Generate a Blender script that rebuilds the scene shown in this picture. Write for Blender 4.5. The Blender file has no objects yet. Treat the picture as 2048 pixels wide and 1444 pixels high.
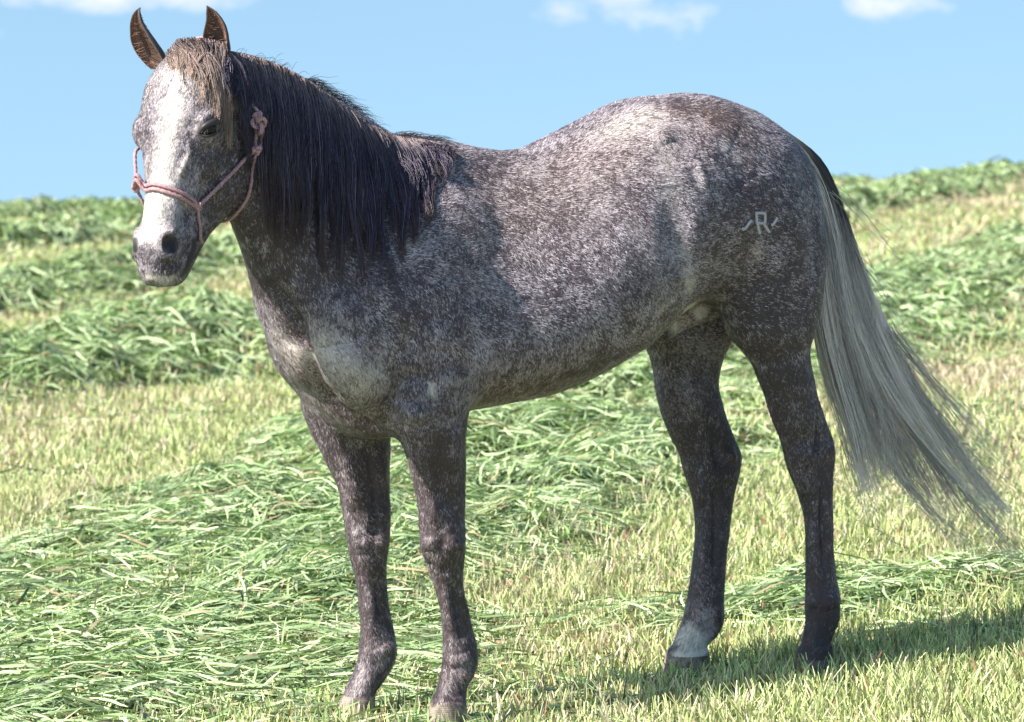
import bpy, math, random, os
import numpy as np
from mathutils import Vector, Matrix
from mathutils.bvhtree import BVHTree
rng = np.random.default_rng(7)
random.seed(7)
sc = bpy.context.scene
COL = sc.collection
DEV = ''

# ------------------------------------------------------------------ camera
FPX, HORY, CAMD, CAMZ = 7600.0, 333.0, 10.0, 1.45
cam_d = bpy.data.cameras.new('camera'); cam = bpy.data.objects.new('camera', cam_d); COL.objects.link(cam)
cam.location = (0, -CAMD, CAMZ); cam.rotation_euler = (math.pi/2, 0, 0)
cam_d.sensor_width = 36; cam_d.lens = FPX/2048*36; cam_d.shift_y = -(722-HORY)/2048
cam_d.clip_end = 2000; cam_d.clip_start = 0.1
sc.camera = cam
cam_d.dof.use_dof = True; cam_d.dof.focus_distance = 10.0; cam_d.dof.aperture_fstop = 8.0

# ------------------------------------------------------------------ light
SUN_EL, SUN_AZ = math.radians(40), math.radians(63)      # azimuth: degrees to the left of the viewing camera
sdir = Vector((-math.sin(SUN_AZ)*math.cos(SUN_EL), -math.cos(SUN_AZ)*math.cos(SUN_EL), math.sin(SUN_EL)))
sl = bpy.data.lights.new('sun', 'SUN'); sun = bpy.data.objects.new('sun', sl); COL.objects.link(sun)
sl.energy = 5.0; sl.angle = math.radians(0.5); sl.color = (1.0, 0.93, 0.84)
sun.rotation_euler = sdir.to_track_quat('Z', 'Y').to_euler()
w = bpy.data.worlds.new('World'); sc.world = w; w.use_nodes = True
nt = w.node_tree; bg = nt.nodes['Background']
sky = nt.nodes.new('ShaderNodeTexSky'); sky.sky_type = 'NISHITA'; sky.sun_disc = False
sky.sun_elevation = SUN_EL; sky.sun_rotation = math.atan2(sdir.x, sdir.y)
sky.air_density = 1.0; sky.dust_density = 0.7; sky.ozone_density = 1.3
def wn(t, **k):
    n = nt.nodes.new(t)
    for a_, v_ in k.items(): setattr(n, a_, v_)
    return n
tcw = wn('ShaderNodeTexCoord'); va = wn('ShaderNodeVectorMath', operation='MULTIPLY_ADD')
va.inputs[1].default_value = (1, 1, 0.8); va.inputs[2].default_value = (0, 0, 0.24)
nt.links.new(tcw.outputs['Generated'], va.inputs[0]); nt.links.new(va.outputs[0], sky.inputs[0])
# three small fair-weather clouds, placed by direction (azimuth, elevation)
def cloud(px, py, wx, wy, seed):
    dx, dz = (px-1024)/FPX, (HORY-py)/FPX
    sp = wn('ShaderNodeSeparateXYZ'); nt.links.new(tcw.outputs['Generated'], sp.inputs[0])
    def m2(op, a, b, cl=False):
        n = wn('ShaderNodeMath', operation=op, use_clamp=cl)
        for i, x in enumerate((a, b)):
            if isinstance(x, (int, float)): n.inputs[i].default_value = x
            else: nt.links.new(x, n.inputs[i])
        return n.outputs[0]
    az = m2('DIVIDE', sp.outputs[0], sp.outputs[1]); el = m2('DIVIDE', sp.outputs[2], sp.outputs[1])
    a = m2('DIVIDE', m2('SUBTRACT', az, dx), wx/FPX); e = m2('DIVIDE', m2('SUBTRACT', el, dz), wy/FPX)
    r = m2('ADD', m2('MULTIPLY', a, a), m2('MULTIPLY', e, e))
    ns = wn('ShaderNodeTexNoise'); ns.inputs['Scale'].default_value = 55; ns.inputs['Detail'].default_value = 5; ns.inputs['Roughness'].default_value = .55
    mp = wn('ShaderNodeMapping'); mp.inputs['Scale'].default_value = (1, 1, 1.8); mp.inputs['Location'].default_value = (seed, seed, 0)
    nt.links.new(tcw.outputs['Generated'], mp.inputs[0]); nt.links.new(mp.outputs[0], ns.inputs[0])
    d = m2('ADD', m2('SUBTRACT', 1.0, r), m2('MULTIPLY', m2('SUBTRACT', ns.outputs[0], .5), 4.2))
    d = m2('MULTIPLY', m2('MULTIPLY', d, .55, True), m2('GREATER_THAN', sp.outputs[1], 0))
    return d
mx = None
for c_ in [(270, -8, 260, 34, 1.0), (1265, 22, 180, 52, 2.3), (1800, 10, 110, 34, 3.1), (-300, 60, 300, 60, 5.0), (2500, 30, 300, 60, 6.0)]:
    d = cloud(*c_)
    if mx is None: mx = d
    else:
        n = wn('ShaderNodeMath', operation='MAXIMUM'); nt.links.new(mx, n.inputs[0]); nt.links.new(d, n.inputs[1]); mx = n.outputs[0]
mxc = wn('ShaderNodeMix', data_type='RGBA'); nt.links.new(mx, mxc.inputs[0]); tn = wn('ShaderNodeMix', data_type='RGBA', blend_type='MULTIPLY'); tn.inputs[0].default_value = 1; tn.inputs[7].default_value = (1.0, 1.07, .97, 1); nt.links.new(sky.outputs[0], tn.inputs[6]); nt.links.new(tn.outputs[2], mxc.inputs[6]); mxc.inputs[7].default_value = (4.9, 4.9, 5.5, 1)
nt.links.new(mxc.outputs[2], bg.inputs[0]); bg.inputs[1].default_value = 0.106
sc.view_settings.view_transform = 'Standard'; sc.view_settings.look = 'None'
sc.view_settings.exposure = 1.12; sc.view_settings.gamma = 1
sc.cycles.use_denoising = True
sc.cycles.max_bounces = 6

# ------------------------------------------------------------------ horse frame
TH = math.radians(32)
FW = np.array([-math.cos(TH), -math.sin(TH), 0.0]); LF = np.array([math.sin(TH), -math.cos(TH), 0.0]); UP = np.array([0, 0, 1.0])
OR = np.array([-0.237, 0.02, 0.0])
B2W = np.stack([FW, LF, UP], 1)                     # body -> world
CAMP = np.array([0, -CAMD, CAMZ])
def w2b(p): return (np.asarray(p) - OR) @ B2W
def b2w(p): return np.asarray(p) @ B2W.T + OR
def ray(px, py): return np.array([(px-1024)/FPX, 1.0, (HORY-py)/FPX])
def at(px, py, v):
    """the body-frame point seen at a photo pixel on the plane `v` metres to the horse's left of its midline"""
    d = ray(px, py); t = (v - (CAMP-OR) @ LF) / (d @ LF)
    return w2b(CAMP + t*d)
def scale_at(p): return FPX/((b2w(p))[1] + CAMD)

# ------------------------------------------------------------------ implicit modelling kit
def hermite(x, xs, ys):
    """monotone cubic through (xs, ys)"""
    xs = np.asarray(xs, float); ys = np.asarray(ys, float)
    if ys.ndim == 1: ys = ys[:, None]; sq = True
    else: sq = False
    h = np.diff(xs)[:, None]; d = np.diff(ys, axis=0)/h
    m = np.zeros_like(ys)
    if len(xs) > 2:
        s = d[:-1]*d[1:]; w1 = 2*h[1:]+h[:-1]; w2 = h[1:]+2*h[:-1]
        with np.errstate(all='ignore'):
            mm = (w1+w2)/(w1/d[:-1]+w2/d[1:])
        m[1:-1] = np.where(s > 0, mm, 0)
    m[0] = d[0]; m[-1] = d[-1]
    i = np.clip(np.searchsorted(xs, x)-1, 0, len(xs)-2)
    t = ((x-xs[i])/(xs[i+1]-xs[i]))[:, None]; hh = h[i]
    r = (2*t**3-3*t**2+1)*ys[i]+(t**3-2*t**2+t)*hh*m[i]+(-2*t**3+3*t**2)*ys[i+1]+(t**3-t**2)*hh*m[i+1]
    return r[:, 0] if sq else r

class Loft:
    """sections: (centre, P axis, Q axis, half P, half Q, exponent, egg)"""
    def __init__(s, secs, k=0.03, sub=5, neg=False):
        n = len(secs); xs = np.arange(n, dtype=float); X = np.linspace(0, n-1, (n-1)*sub+1)
        A = np.array([np.concatenate([c, p, q, [a, b, e, g]]) for c, p, q, a, b, e, g in secs])
        R = hermite(X, xs, A)
        # smooth the centre line a little
        s.c = R[:, :3]; s.P = R[:, 3:6]; s.Q = R[:, 6:9]
        s.P /= np.linalg.norm(s.P, axis=1)[:, None]
        s.Q -= s.P*np.sum(s.P*s.Q, 1)[:, None]; s.Q /= np.linalg.norm(s.Q, axis=1)[:, None]
        s.a, s.b, s.e, s.g = R[:, 9], R[:, 10], R[:, 11], R[:, 12]
        s.T = np.cross(s.P, s.Q); dc = np.gradient(s.c, axis=0)
        if np.sum(s.T*dc) < 0: s.T = -s.T
        s.k = k; s.neg = neg; m = np.maximum(s.a, s.b)[:, None]
        s.lo = (s.c-m).min(0)-k-0.03; s.hi = (s.c+m).max(0)+k+0.03
    def f(s, X):
        g = np.stack([(X-s.c[i]) @ s.T[i] for i in range(len(s.c))], 1)
        j = np.clip((g > 0).sum(1)-1, 0, len(s.c)-2); r = np.arange(len(X))
        g0, g1 = g[r, j], g[r, j+1]
        t = np.clip(g0/np.maximum(g0-g1, 1e-9), 0, 1)
        L = lambda a: a[j]*(1-t)+a[j+1]*t
        L3 = lambda a: a[j]*(1-t)[:, None]+a[j+1]*t[:, None]
        d = X-L3(s.c); p = np.sum(d*L3(s.P), 1); q = np.sum(d*L3(s.Q), 1)
        a, b, e, eg = L(s.a), L(s.b), L(s.e), L(s.g)
        pr = np.abs(p)/a; bb = b*(1-eg*np.clip(p/a, -1, 1)); qr = np.abs(q)/bb
        rr = (pr**e+qr**e+1e-12)**(1/e)
        v = (rr-1)*np.minimum(a, bb)
        over = np.maximum(-g[:, 0], g[:, -1])
        return np.where(over > 0, np.sqrt(np.maximum(v, 0)**2+over**2)+np.minimum(v, 0)*0, v)
class Ell:
    def __init__(s, c, r, k=0.03, axes=None, neg=False):
        s.c = np.array(c, float); s.r = np.array(r, float); s.k = k; s.neg = neg
        s.A = np.eye(3) if axes is None else np.array(axes, float)
        m = s.r.max()+k+0.03; s.lo = s.c-m; s.hi = s.c+m
    def f(s, X):
        d = (X-s.c) @ s.A.T; q = d/s.r; k0 = np.linalg.norm(q, axis=1)+1e-9; k1 = np.linalg.norm(q/s.r, axis=1)+1e-9
        return k0*(k0-1)/k1
class Cap:
    def __init__(s, a, b, ra, rb, k=0.03, neg=False):
        s.a = np.array(a, float); s.b = np.array(b, float); s.ra, s.rb, s.k, s.neg = ra, rb, k, neg
        m = max(ra, rb)+k+0.03; s.lo = np.minimum(s.a, s.b)-m; s.hi = np.maximum(s.a, s.b)+m
    def f(s, X):
        ab = s.b-s.a; t = np.clip(((X-s.a) @ ab)/(ab @ ab), 0, 1)
        return np.linalg.norm(X-s.a-t[:, None]*ab, axis=1)-(s.ra*(1-t)+s.rb*t)

def field(prims, X, lo, hi):
    F = np.full(len(X), 0.2)
    for p in prims:
        if np.any(p.lo > hi) or np.any(p.hi < lo): continue
        g = p.f(X)
        if p.neg:
            g = -g; h = np.maximum(p.k-np.abs(F-g), 0)/p.k; F = np.maximum(F, g)+h*h*p.k/4
        else:
            h = np.maximum(p.k-np.abs(F-g), 0)/p.k; F = np.minimum(F, g)-h*h*p.k/4
    return F

def mesh_field(prims, lo, hi, vox, smooth=3):
    lo = np.array(lo, float); B = 16
    nb = np.ceil((np.array(hi)-lo)/(vox*B)).astype(int); dims = nb*B+1
    G = np.full(dims, 0.2, np.float32)
    ax = [lo[i]+vox*np.arange(dims[i]) for i in range(3)]
    for bi in range(nb[0]):
        for bj in range(nb[1]):
            for bk in range(nb[2]):
                i0, j0, k0 = bi*B, bj*B, bk*B
                b0 = np.array([ax[0][i0], ax[1][j0], ax[2][k0]]); b1 = b0+vox*B
                act = [p for p in prims if not (np.any(p.lo > b1) or np.any(p.hi < b0))]
                if not act: continue
                q = np.array(np.meshgrid(np.linspace(b0[0], b1[0], 3), np.linspace(b0[1], b1[1], 3), np.linspace(b0[2], b1[2], 3), indexing='ij')).reshape(3, -1).T
                fq = field(act, q, b0, b1)
                if fq.min() > vox*B*0.55: continue
                if fq.max() < -vox*B*0.55:
                    G[i0:i0+B+1, j0:j0+B+1, k0:k0+B+1] = -0.1; continue
                q = np.stack(np.meshgrid(ax[0][i0:i0+B+1], ax[1][j0:j0+B+1], ax[2][k0:k0+B+1], indexing='ij'), -1).reshape(-1, 3)
                G[i0:i0+B+1, j0:j0+B+1, k0:k0+B+1] = field(act, q, b0, b1).reshape(B+1, B+1, B+1)
    S = G < 0
    n = np.array(S.shape)-1
    cnt = np.zeros(n, np.uint8)
    for a in (0, 1):
        for b in (0, 1):
            for c in (0, 1):
                cnt += S[a:a+n[0], b:b+n[1], c:c+n[2]]
    ci, cj, ck = np.nonzero((cnt > 0) & (cnt < 8))
    idx = np.full(n, -1, np.int32); idx[ci, cj, ck] = np.arange(len(ci))
    acc = np.zeros((len(ci), 3)); num = np.zeros(len(ci))
    cor = [(a, b, c) for a in (0, 1) for b in (0, 1) for c in (0, 1)]
    for x in cor:
        for d in range(3):
            if x[d]: continue
            y = list(x); y[d] = 1
            fa = G[ci+x[0], cj+x[1], ck+x[2]]; fb = G[ci+y[0], cj+y[1], ck+y[2]]
            m = (fa < 0) != (fb < 0)
            t = np.where(m, fa/np.where(m, fa-fb, 1), 0)
            P = np.array(x, float)[None]+np.zeros((len(ci), 3)); P[:, d] = t
            acc += P*m[:, None]; num += m
    V = lo+vox*(np.stack([ci, cj, ck], 1)+acc/num[:, None])
    quads = []
    for d in range(3):
        o = [e for e in range(3) if e != d]
        A = S.take(range(0, n[d]), d); Bq = S.take(range(1, n[d]+1), d)
        m = A != Bq; e = np.array(np.nonzero(m)).T
        e = e[(e[:, o[0]] > 0) & (e[:, o[1]] > 0) & (e[:, o[0]] < n[o[0]]) & (e[:, o[1]] < n[o[1]])]
        sA = A[e[:, 0], e[:, 1], e[:, 2]]
        def cell(da, db):
            f = e.copy(); f[:, o[0]] -= da; f[:, o[1]] -= db; return idx[f[:, 0], f[:, 1], f[:, 2]]
        q = np.stack([cell(1, 1), cell(0, 1), cell(0, 0), cell(1, 0)], 1)
        flip = sA if d != 1 else ~sA
        q = np.where(flip[:, None], q, q[:, ::-1])
        quads.append(q)
    Q = np.concatenate(quads)
    E = np.unique(np.sort(np.concatenate([Q[:, [0, 1]], Q[:, [1, 2]], Q[:, [2, 3]], Q[:, [3, 0]]]), 1), axis=0)
    deg = np.bincount(E.ravel(), minlength=len(V))[:, None]
    def lap(V):
        s = np.zeros_like(V)
        for c in range(3):
            s[:, c] = np.bincount(E[:, 0], V[E[:, 1], c], len(V))+np.bincount(E[:, 1], V[E[:, 0], c], len(V))
        return s/deg-V
    for i in range(smooth):
        V = V+0.5*lap(V); V = V-0.52*lap(V) if i % 2 else V
    return V, Q, E

def vnormals(V, Q):
    n = np.cross(V[Q[:, 2]]-V[Q[:, 0]], V[Q[:, 3]]-V[Q[:, 1]]); N = np.zeros_like(V)
    for j in range(4):
        for c in range(3): N[:, c] += np.bincount(Q[:, j], n[:, c], len(V))
    return N/(np.linalg.norm(N, axis=1)[:, None]+1e-12)

def make_mesh(name, V, F, mats, parent=None, smooth=True, matidx=None):
    """F: array (n, k) of faces"""
    V = np.asarray(V, float); F = np.asarray(F, np.int32); me = bpy.data.meshes.new(name)
    k = F.shape[1]
    me.vertices.add(len(V)); me.vertices.foreach_set('co', V.astype(np.float32).ravel())
    me.loops.add(F.size); me.loops.foreach_set('vertex_index', F.ravel())
    me.polygons.add(len(F)); me.polygons.foreach_set('loop_start', np.arange(len(F), dtype=np.int32)*k)
    me.polygons.foreach_set('use_smooth', np.full(len(F), smooth))
    for m in mats: me.materials.append(m)
    if matidx is not None: me.polygons.foreach_set('material_index', matidx.astype(np.int32))
    me.update(calc_edges=True); me.validate()
    o = bpy.data.objects.new(name, me); COL.objects.link(o)
    if parent is not None: o.parent = parent
    return o
def attr(o, name, data):
    data = np.asarray(data, np.float32)
    if data.ndim == 1:
        a = o.data.attributes.new(name, 'FLOAT', 'POINT'); a.data.foreach_set('value', data)
    else:
        if data.shape[1] == 3: data = np.concatenate([data, np.ones((len(data), 1), np.float32)], 1)
        a = o.data.attributes.new(name, 'FLOAT_COLOR', 'POINT'); a.data.foreach_set('color', data.ravel())
def tag(o, label=None, cat=None, group=None, kind=None):
    if label: o['label'] = label
    if cat: o['category'] = cat
    if group: o['group'] = group
    if kind: o['kind'] = kind
    return o
# ------------------------------------------------------------------ horse: implicit body
NRM = lambda a: np.asarray(a, float)/np.linalg.norm(a)
X3, Y3, Z3 = np.eye(3)
def leg(rows, k=0.05, tilt=None):
    """rows: (left px, right px, row, v, b/a ratio) -> horizontal sections that fill that width"""
    S = []
    for xl, xr, y, v, r in rows:
        c = at((xl+xr)/2, y, v); w = (xr-xl)/2/scale_at(c)
        a = w/math.sqrt(math.cos(TH)**2+(r*math.sin(TH))**2)
        S.append((c, X3, Y3, a, a*r, 2.2, 0.0))
    return Loft(S, k)
prims = []
# ---- torso: sections across u
top = [at(x, y, 0) for x, y in [(760, 318), (830, 312), (900, 306), (950, 303), (1000, 304), (1050, 295), (1100, 274), (1150, 249), (1200, 222), (1250, 203), (1300, 193), (1350, 187), (1400, 189), (1450, 205), (1500, 232), (1550, 268), (1590, 315)]]
bot = [at(x, y, 0.05) for x, y in [(640, 828), (700, 864), (790, 874), (860, 840), (932, 822), (1000, 812), (1080, 795), (1150, 770), (1210, 740), (1260, 708), (1300, 672), (1360, 620), (1450, 590), (1540, 590)]]
tu = np.array([p[0] for p in top])[::-1]; tz = np.array([p[2] for p in top])[::-1]
bu = np.array([p[0] for p in bot])[::-1]; bz = np.array([p[2] for p in bot])[::-1]
T_ = lambda u: hermite(np.array([u]), tu, tz)[0]
B_ = lambda u: hermite(np.array([u]), bu, bz)[0]
S = []
#      u     width  n    egg   top   bottom
for u, wd, n, g, zt, zb in [
      (0.335, 0.09, 2.0, 0.0, 1.13, 0.93), (0.30, 0.16, 2.0, 0.0, 1.22, 0.84), (0.22, 0.205, 2.1, 0.1, 1.32, None), (0.10, 0.225, 2.2, 0.25, 1.42, None),
      (-0.02, 0.235, 2.2, 0.4, None, None), (-0.15, 0.245, 2.2, 0.45, None, None), (-0.30, 0.275, 2.2, 0.3, None, None),
      (-0.45, 0.305, 2.15, 0.15, None, None), (-0.60, 0.315, 2.15, 0.08, None, None), (-0.75, 0.30, 2.2, 0.0, None, None), (-0.88, 0.28, 2.3, -0.02, None, None),
      (-1.0, 0.265, 2.3, 0.0, None, None), (-1.1, 0.225, 2.2, 0.0, None, None), (-1.18, 0.17, 2.1, 0.05, None, None), (-1.225, 0.09, 2.0, 0.1, 1.38, 1.12)]:
    zt = T_(u) if zt is None else zt; zb = B_(u) if zb is None else zb
    S.append((np.array([u, 0, (zt+zb)/2]), Z3, Y3, (zt-zb)/2, wd, n, g))
prims.append(Loft(S, 0.06))
# ---- neck
S = []
for (tx, ty), (bx, by), v, wd, g in [((425, 100), (440, 330), 0.13, 0.07, 0.1), ((500, 110), (462, 425), 0.115, 0.078, 0.25), ((570, 135), (492, 500), 0.09, 0.088, 0.35), ((680, 202), (518, 580), 0.045, 0.115, 0.4),
                                     ((780, 266), (546, 665), 0.01, 0.155, 0.45), ((850, 318), (610, 750), 0.0, 0.18, 0.5), ((930, 385), (700, 800), 0.0, 0.16, 0.3)]:
    a, b = at(tx, ty, v), at(bx, by, v)
    c = (a+b)/2; S.append((c, NRM(a-b), Y3, np.linalg.norm(a-b)/2, wd, 2.1, g))
prims.append(Loft(S, 0.07))
# ---- shoulders, chest, thighs
for s in (1, -1):
    prims += [
      Ell((0.07, 0.125*s, 1.15), (0.13, 0.10, 0.24), 0.07, [NRM((1, 0, 0.45)), Y3, NRM((-0.45, 0, 1))]),
      Ell((0.262, 0.118*s, 1.01), (0.10, 0.095, 0.15), 0.09),            # breast muscle
      Ell((0.02, 0.165*s, 0.98), (0.11, 0.08, 0.13), 0.05),            # triceps
      Ell((-0.95, 0.135*s, 1.38), (0.19, 0.12, 0.16), 0.07),          # rump
      Ell((-1.02, 0.145*s, 1.18), (0.175, 0.12, 0.25 if s > 0 else 0.2), 0.06),          # thigh
    ]
# ---- legs
nf = [(840, 900, 690, .14, .7), (808, 920, 745, .165, .75), (790, 934, 800, .165, .75), (793, 932, 849, .16, .74), (806, 930, 886, .155, .74), (818, 931, 927, .15, .75), (831, 930, 978, .145, .78), (838, 929, 1028, .14, .85),
      (841, 930, 1070, .137, .95), (846, 929, 1105, .135, .95), (862, 926, 1150, .132, .85), (873, 928, 1185, .13, .75), (881, 936, 1220, .13, .72), (885, 944, 1255, .13, .74), (886, 952, 1290, .13, .82), (885, 955, 1325, .13, .85),
      (880, 946, 1352, .13, .88), (874, 934, 1375, .13, .95), (868, 930, 1396, .13, 1.0), (861, 932, 1404, .13, 1.0), (856, 934, 1432, .13, 1.0), (848, 938, 1464, .13, 1.0)]
of = [(670, 750, 720, -.13, .7), (632, 772, 765, -.145, .78), (606, 778, 810, -.145, .75), (622, 779, 860, -.14, .74), (652, 778, 920, -.135, .74), (678, 778, 980, -.13, .76), (688, 780, 1035, -.13, .85), (695, 778, 1084, -.13, .95), (702, 774, 1118, -.13, .95),
      (711, 772, 1155, -.13, .85), (716, 775, 1194, -.13, .75), (720, 781, 1235, -.13, .74), (721, 789, 1270, -.13, .8), (719, 793, 1300, -.13, .88), (712, 786, 1332, -.13, .9), (700, 768, 1360, -.13, .95), (690, 750, 1386, -.13, 1.0), (683, 750, 1394, -.13, 1.), (676, 750, 1414, -.13, 1.), (670, 752, 1434, -.13, 1.0)]
nh = [(1510, 1590, 530, .12, .6), (1478, 1622, 600, .145, .68), (1472, 1627, 660, .155, .68), (1494, 1621, 700, .155, .66), (1510, 1627, 743, .15, .64), (1530, 1637, 795, .145, .6), (1544, 1652, 840, .14, .56), (1560, 1668, 882, .135, .5), (1568, 1672, 915, .132, .5), (1578, 1668, 945, .13, .55),
      (1597, 1666, 993, .13, .68), (1609, 1666, 1045, .13, .76), (1611, 1667, 1100, .13, .78), (1611, 1672, 1150, .13, .8), (1610, 1680, 1205, .13, .85), (1611, 1679, 1237, .13, .88), (1608, 1668, 1265, .13, .9), (1603, 1660, 1288, .13, .98), (1597, 1664, 1296, .13, 1), (1590, 1664, 1325, .13, 1.0), (1584, 1666, 1354, .13, 1.0)]
oh = [(1340, 1440, 560, -.1, .6), (1300, 1475, 620, -.13, .7), (1283, 1472, 665, -.13, .68), (1301, 1447, 718, -.13, .66), (1309, 1437, 765, -.13, .64), (1322, 1450, 825, -.13, .58), (1343, 1470, 878, -.13, .5), (1360, 1484, 914, -.13, .48), (1368, 1480, 945, -.13, .55),
      (1384, 1468, 996, -.13, .64), (1390, 1460, 1055, -.13, .74), (1387, 1454, 1105, -.13, .78), (1381, 1450, 1155, -.13, .8), (1374, 1447, 1200, -.13, .85), (1366, 1448, 1240, -.13, .86), (1356, 1438, 1265, -.13, .88), (1344, 1414, 1292, -.13, .95), (1336, 1417, 1300, -.13, 1), (1329, 1418, 1325, -.13, 1.0), (1322, 1420, 1348, -.13, 1.0)]
for r in (nf, of, nh, oh): prims.append(leg(r, 0.045))
# ---- head
HP = at(357, 84, 0.14)
hW = np.array([-0.071, -0.15, -0.533]); yaw = math.radians(31)
AH = w2b(OR+NRM(hW)); hd = w2b(OR+np.array([-math.sin(yaw), -math.cos(yaw), 0]))
NH = NRM(hd-(hd@AH)*AH); LH = NRM(np.cross(-AH, NH))
def H(s, p, l): return HP+AH*s+NH*p+LH*l
S = []
for s, pf, pb, wd, n, g in [(-0.015, -0.06, .12, .045, 2, 0), (0.01, -0.03, .155, .08, 2.1, 0), (0.06, -.004, .19, .105, 2.3, -.05), (.12, .012, .215, .117, 2.4, -.12), (.20, .014, .25, .117, 2.4, -.15), (.27, .006, .275, .104, 2.4, -.08), (.335, .0, .29, .086, 2.4, -.05),
                            (.39, -.002, .262, .071, 2.4, -.02), (.44, -.001, .218, .063, 2.4, 0), (.49, 0.002, .188, .060, 2.4, 0.0), (.54, -.002, .165, .057, 2.3, 0), (.58, -.014, .132, .050, 2.2, 0), (.608, -.035, .095, .034, 2, 0)]:
    S.append((H(s, (pf-pb)/2, 0), NH, LH, (pf+pb)/2, wd, n, g))
prims.append(Loft(S, 0.03))
HA = np.stack([AH, NH, LH])
for s in (1, -1):
    prims += [
      Ell(H(.215, -.045, .098*s), (.040, .034, .026), .02, HA),      # orbit
      Ell(H(.265, -.185, .062*s), (.11, .095, .032), .03, HA),       # cheek plate
      Ell(H(.515, -.03, .048*s), (.042, .032, .020), .015, HA),        # nostril wing
      Ell(H(.518, -.018, .064*s), (.031, .022, .024), .008, HA, neg=True),
    ]
prims.append(Ell(H(.555, -.128, 0), (.042, .032, .036), .012, HA))      # chin and lower lip
prims.append(Loft([(H(.60-.022*i, -.096-.002*i, 0), AH, LH, .0055, .075, 2, 0) for i in range(6)], .008, neg=True))   # mouth slit
prims += [Ell(at(1388, 616, .02), (.10, .042, .042), .03), Cap(at(1372, 628, .02), at(1322, 668, .02), .036, .024, .03)]       # sheath
# dock of the tail
d0, d1 = at(1552, 290, 0.0), at(1605, 390, 0.0)
prims.append(Cap(d0, d1, .04, .03, 0.05))


VOX = 0.0055 if not DEV else 0.007
V, Q, E = mesh_field(prims, (-1.5, -0.36, -0.06), (1.0, 0.42, 1.98), VOX)

# ---- sculpting strokes, placed where a sight line meets the rough body
bvh = BVHTree.FromPolygons(V.tolist(), Q.tolist())
CB = w2b(CAMP)
def hit(px, py):
    d = B2W.T @ ray(px, py); d /= np.linalg.norm(d)
    r = bvh.ray_cast(Vector(CB), Vector(d))
    if r[0] is None: return None
    return np.array(r[0]), np.array(r[1])
def polydist(V, pts):
    d = np.full(len(V), 9.0)
    if len(pts) == 1: return np.linalg.norm(V-pts[0], axis=1)
    for a, b in zip(pts[:-1], pts[1:]):
        ab = b-a; t = np.clip(((V-a) @ ab)/(ab @ ab+1e-12), 0, 1)
        d = np.minimum(d, np.linalg.norm(V-a-t[:, None]*ab, axis=1))
    return d
def on_body(pp):
    out = []
    for p in pp:
        h_ = hit(*p)
        if h_ is None: print('no hit', p)
        else: out.append(h_[0])
    return out
N = vnormals(V, Q)
disp = np.zeros(len(V))
def stroke(pp, r, amp):
    pts = on_body(pp)
    if not pts: return
    P = np.array(pts); lo, hi = P.min(0)-3.5*r, P.max(0)+3.5*r
    m = np.nonzero(np.all((V > lo) & (V < hi), 1))[0]
    n0 = np.mean([N[np.argmin(np.linalg.norm(V[m]-p, axis=1)) if False else m[np.argmin(np.linalg.norm(V[m]-p, axis=1))]] for p in pts], 0)
    r = r*1.35; X = V[m]; best = np.full(len(m), 9.0); tt = np.zeros(len(m)); L = len(pts)
    for i in range(L-1):
        a, b = pts[i], pts[i+1]; ab = b-a; t = np.clip(((X-a) @ ab)/(ab @ ab+1e-12), 0, 1)
        d = np.linalg.norm(X-a-t[:, None]*ab, axis=1); k = d < best; best[k] = d[k]; tt[k] = ((i+t)/(L-1))[k]
    if L == 1: best = np.linalg.norm(X-pts[0], axis=1); tt[:] = .5
    taper = np.clip(4*tt*(1-tt), 0, 1)**.5*.85+.15
    disp[m] += amp*(3.1 if P[:, 2].mean() < .85 else 1.5 if P[:, 0].mean() > .5 else 1.3)*.85*np.exp(-(best/r)**2)*taper*np.clip((N[m] @ n0)*2+.6, 0, 1)
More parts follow.
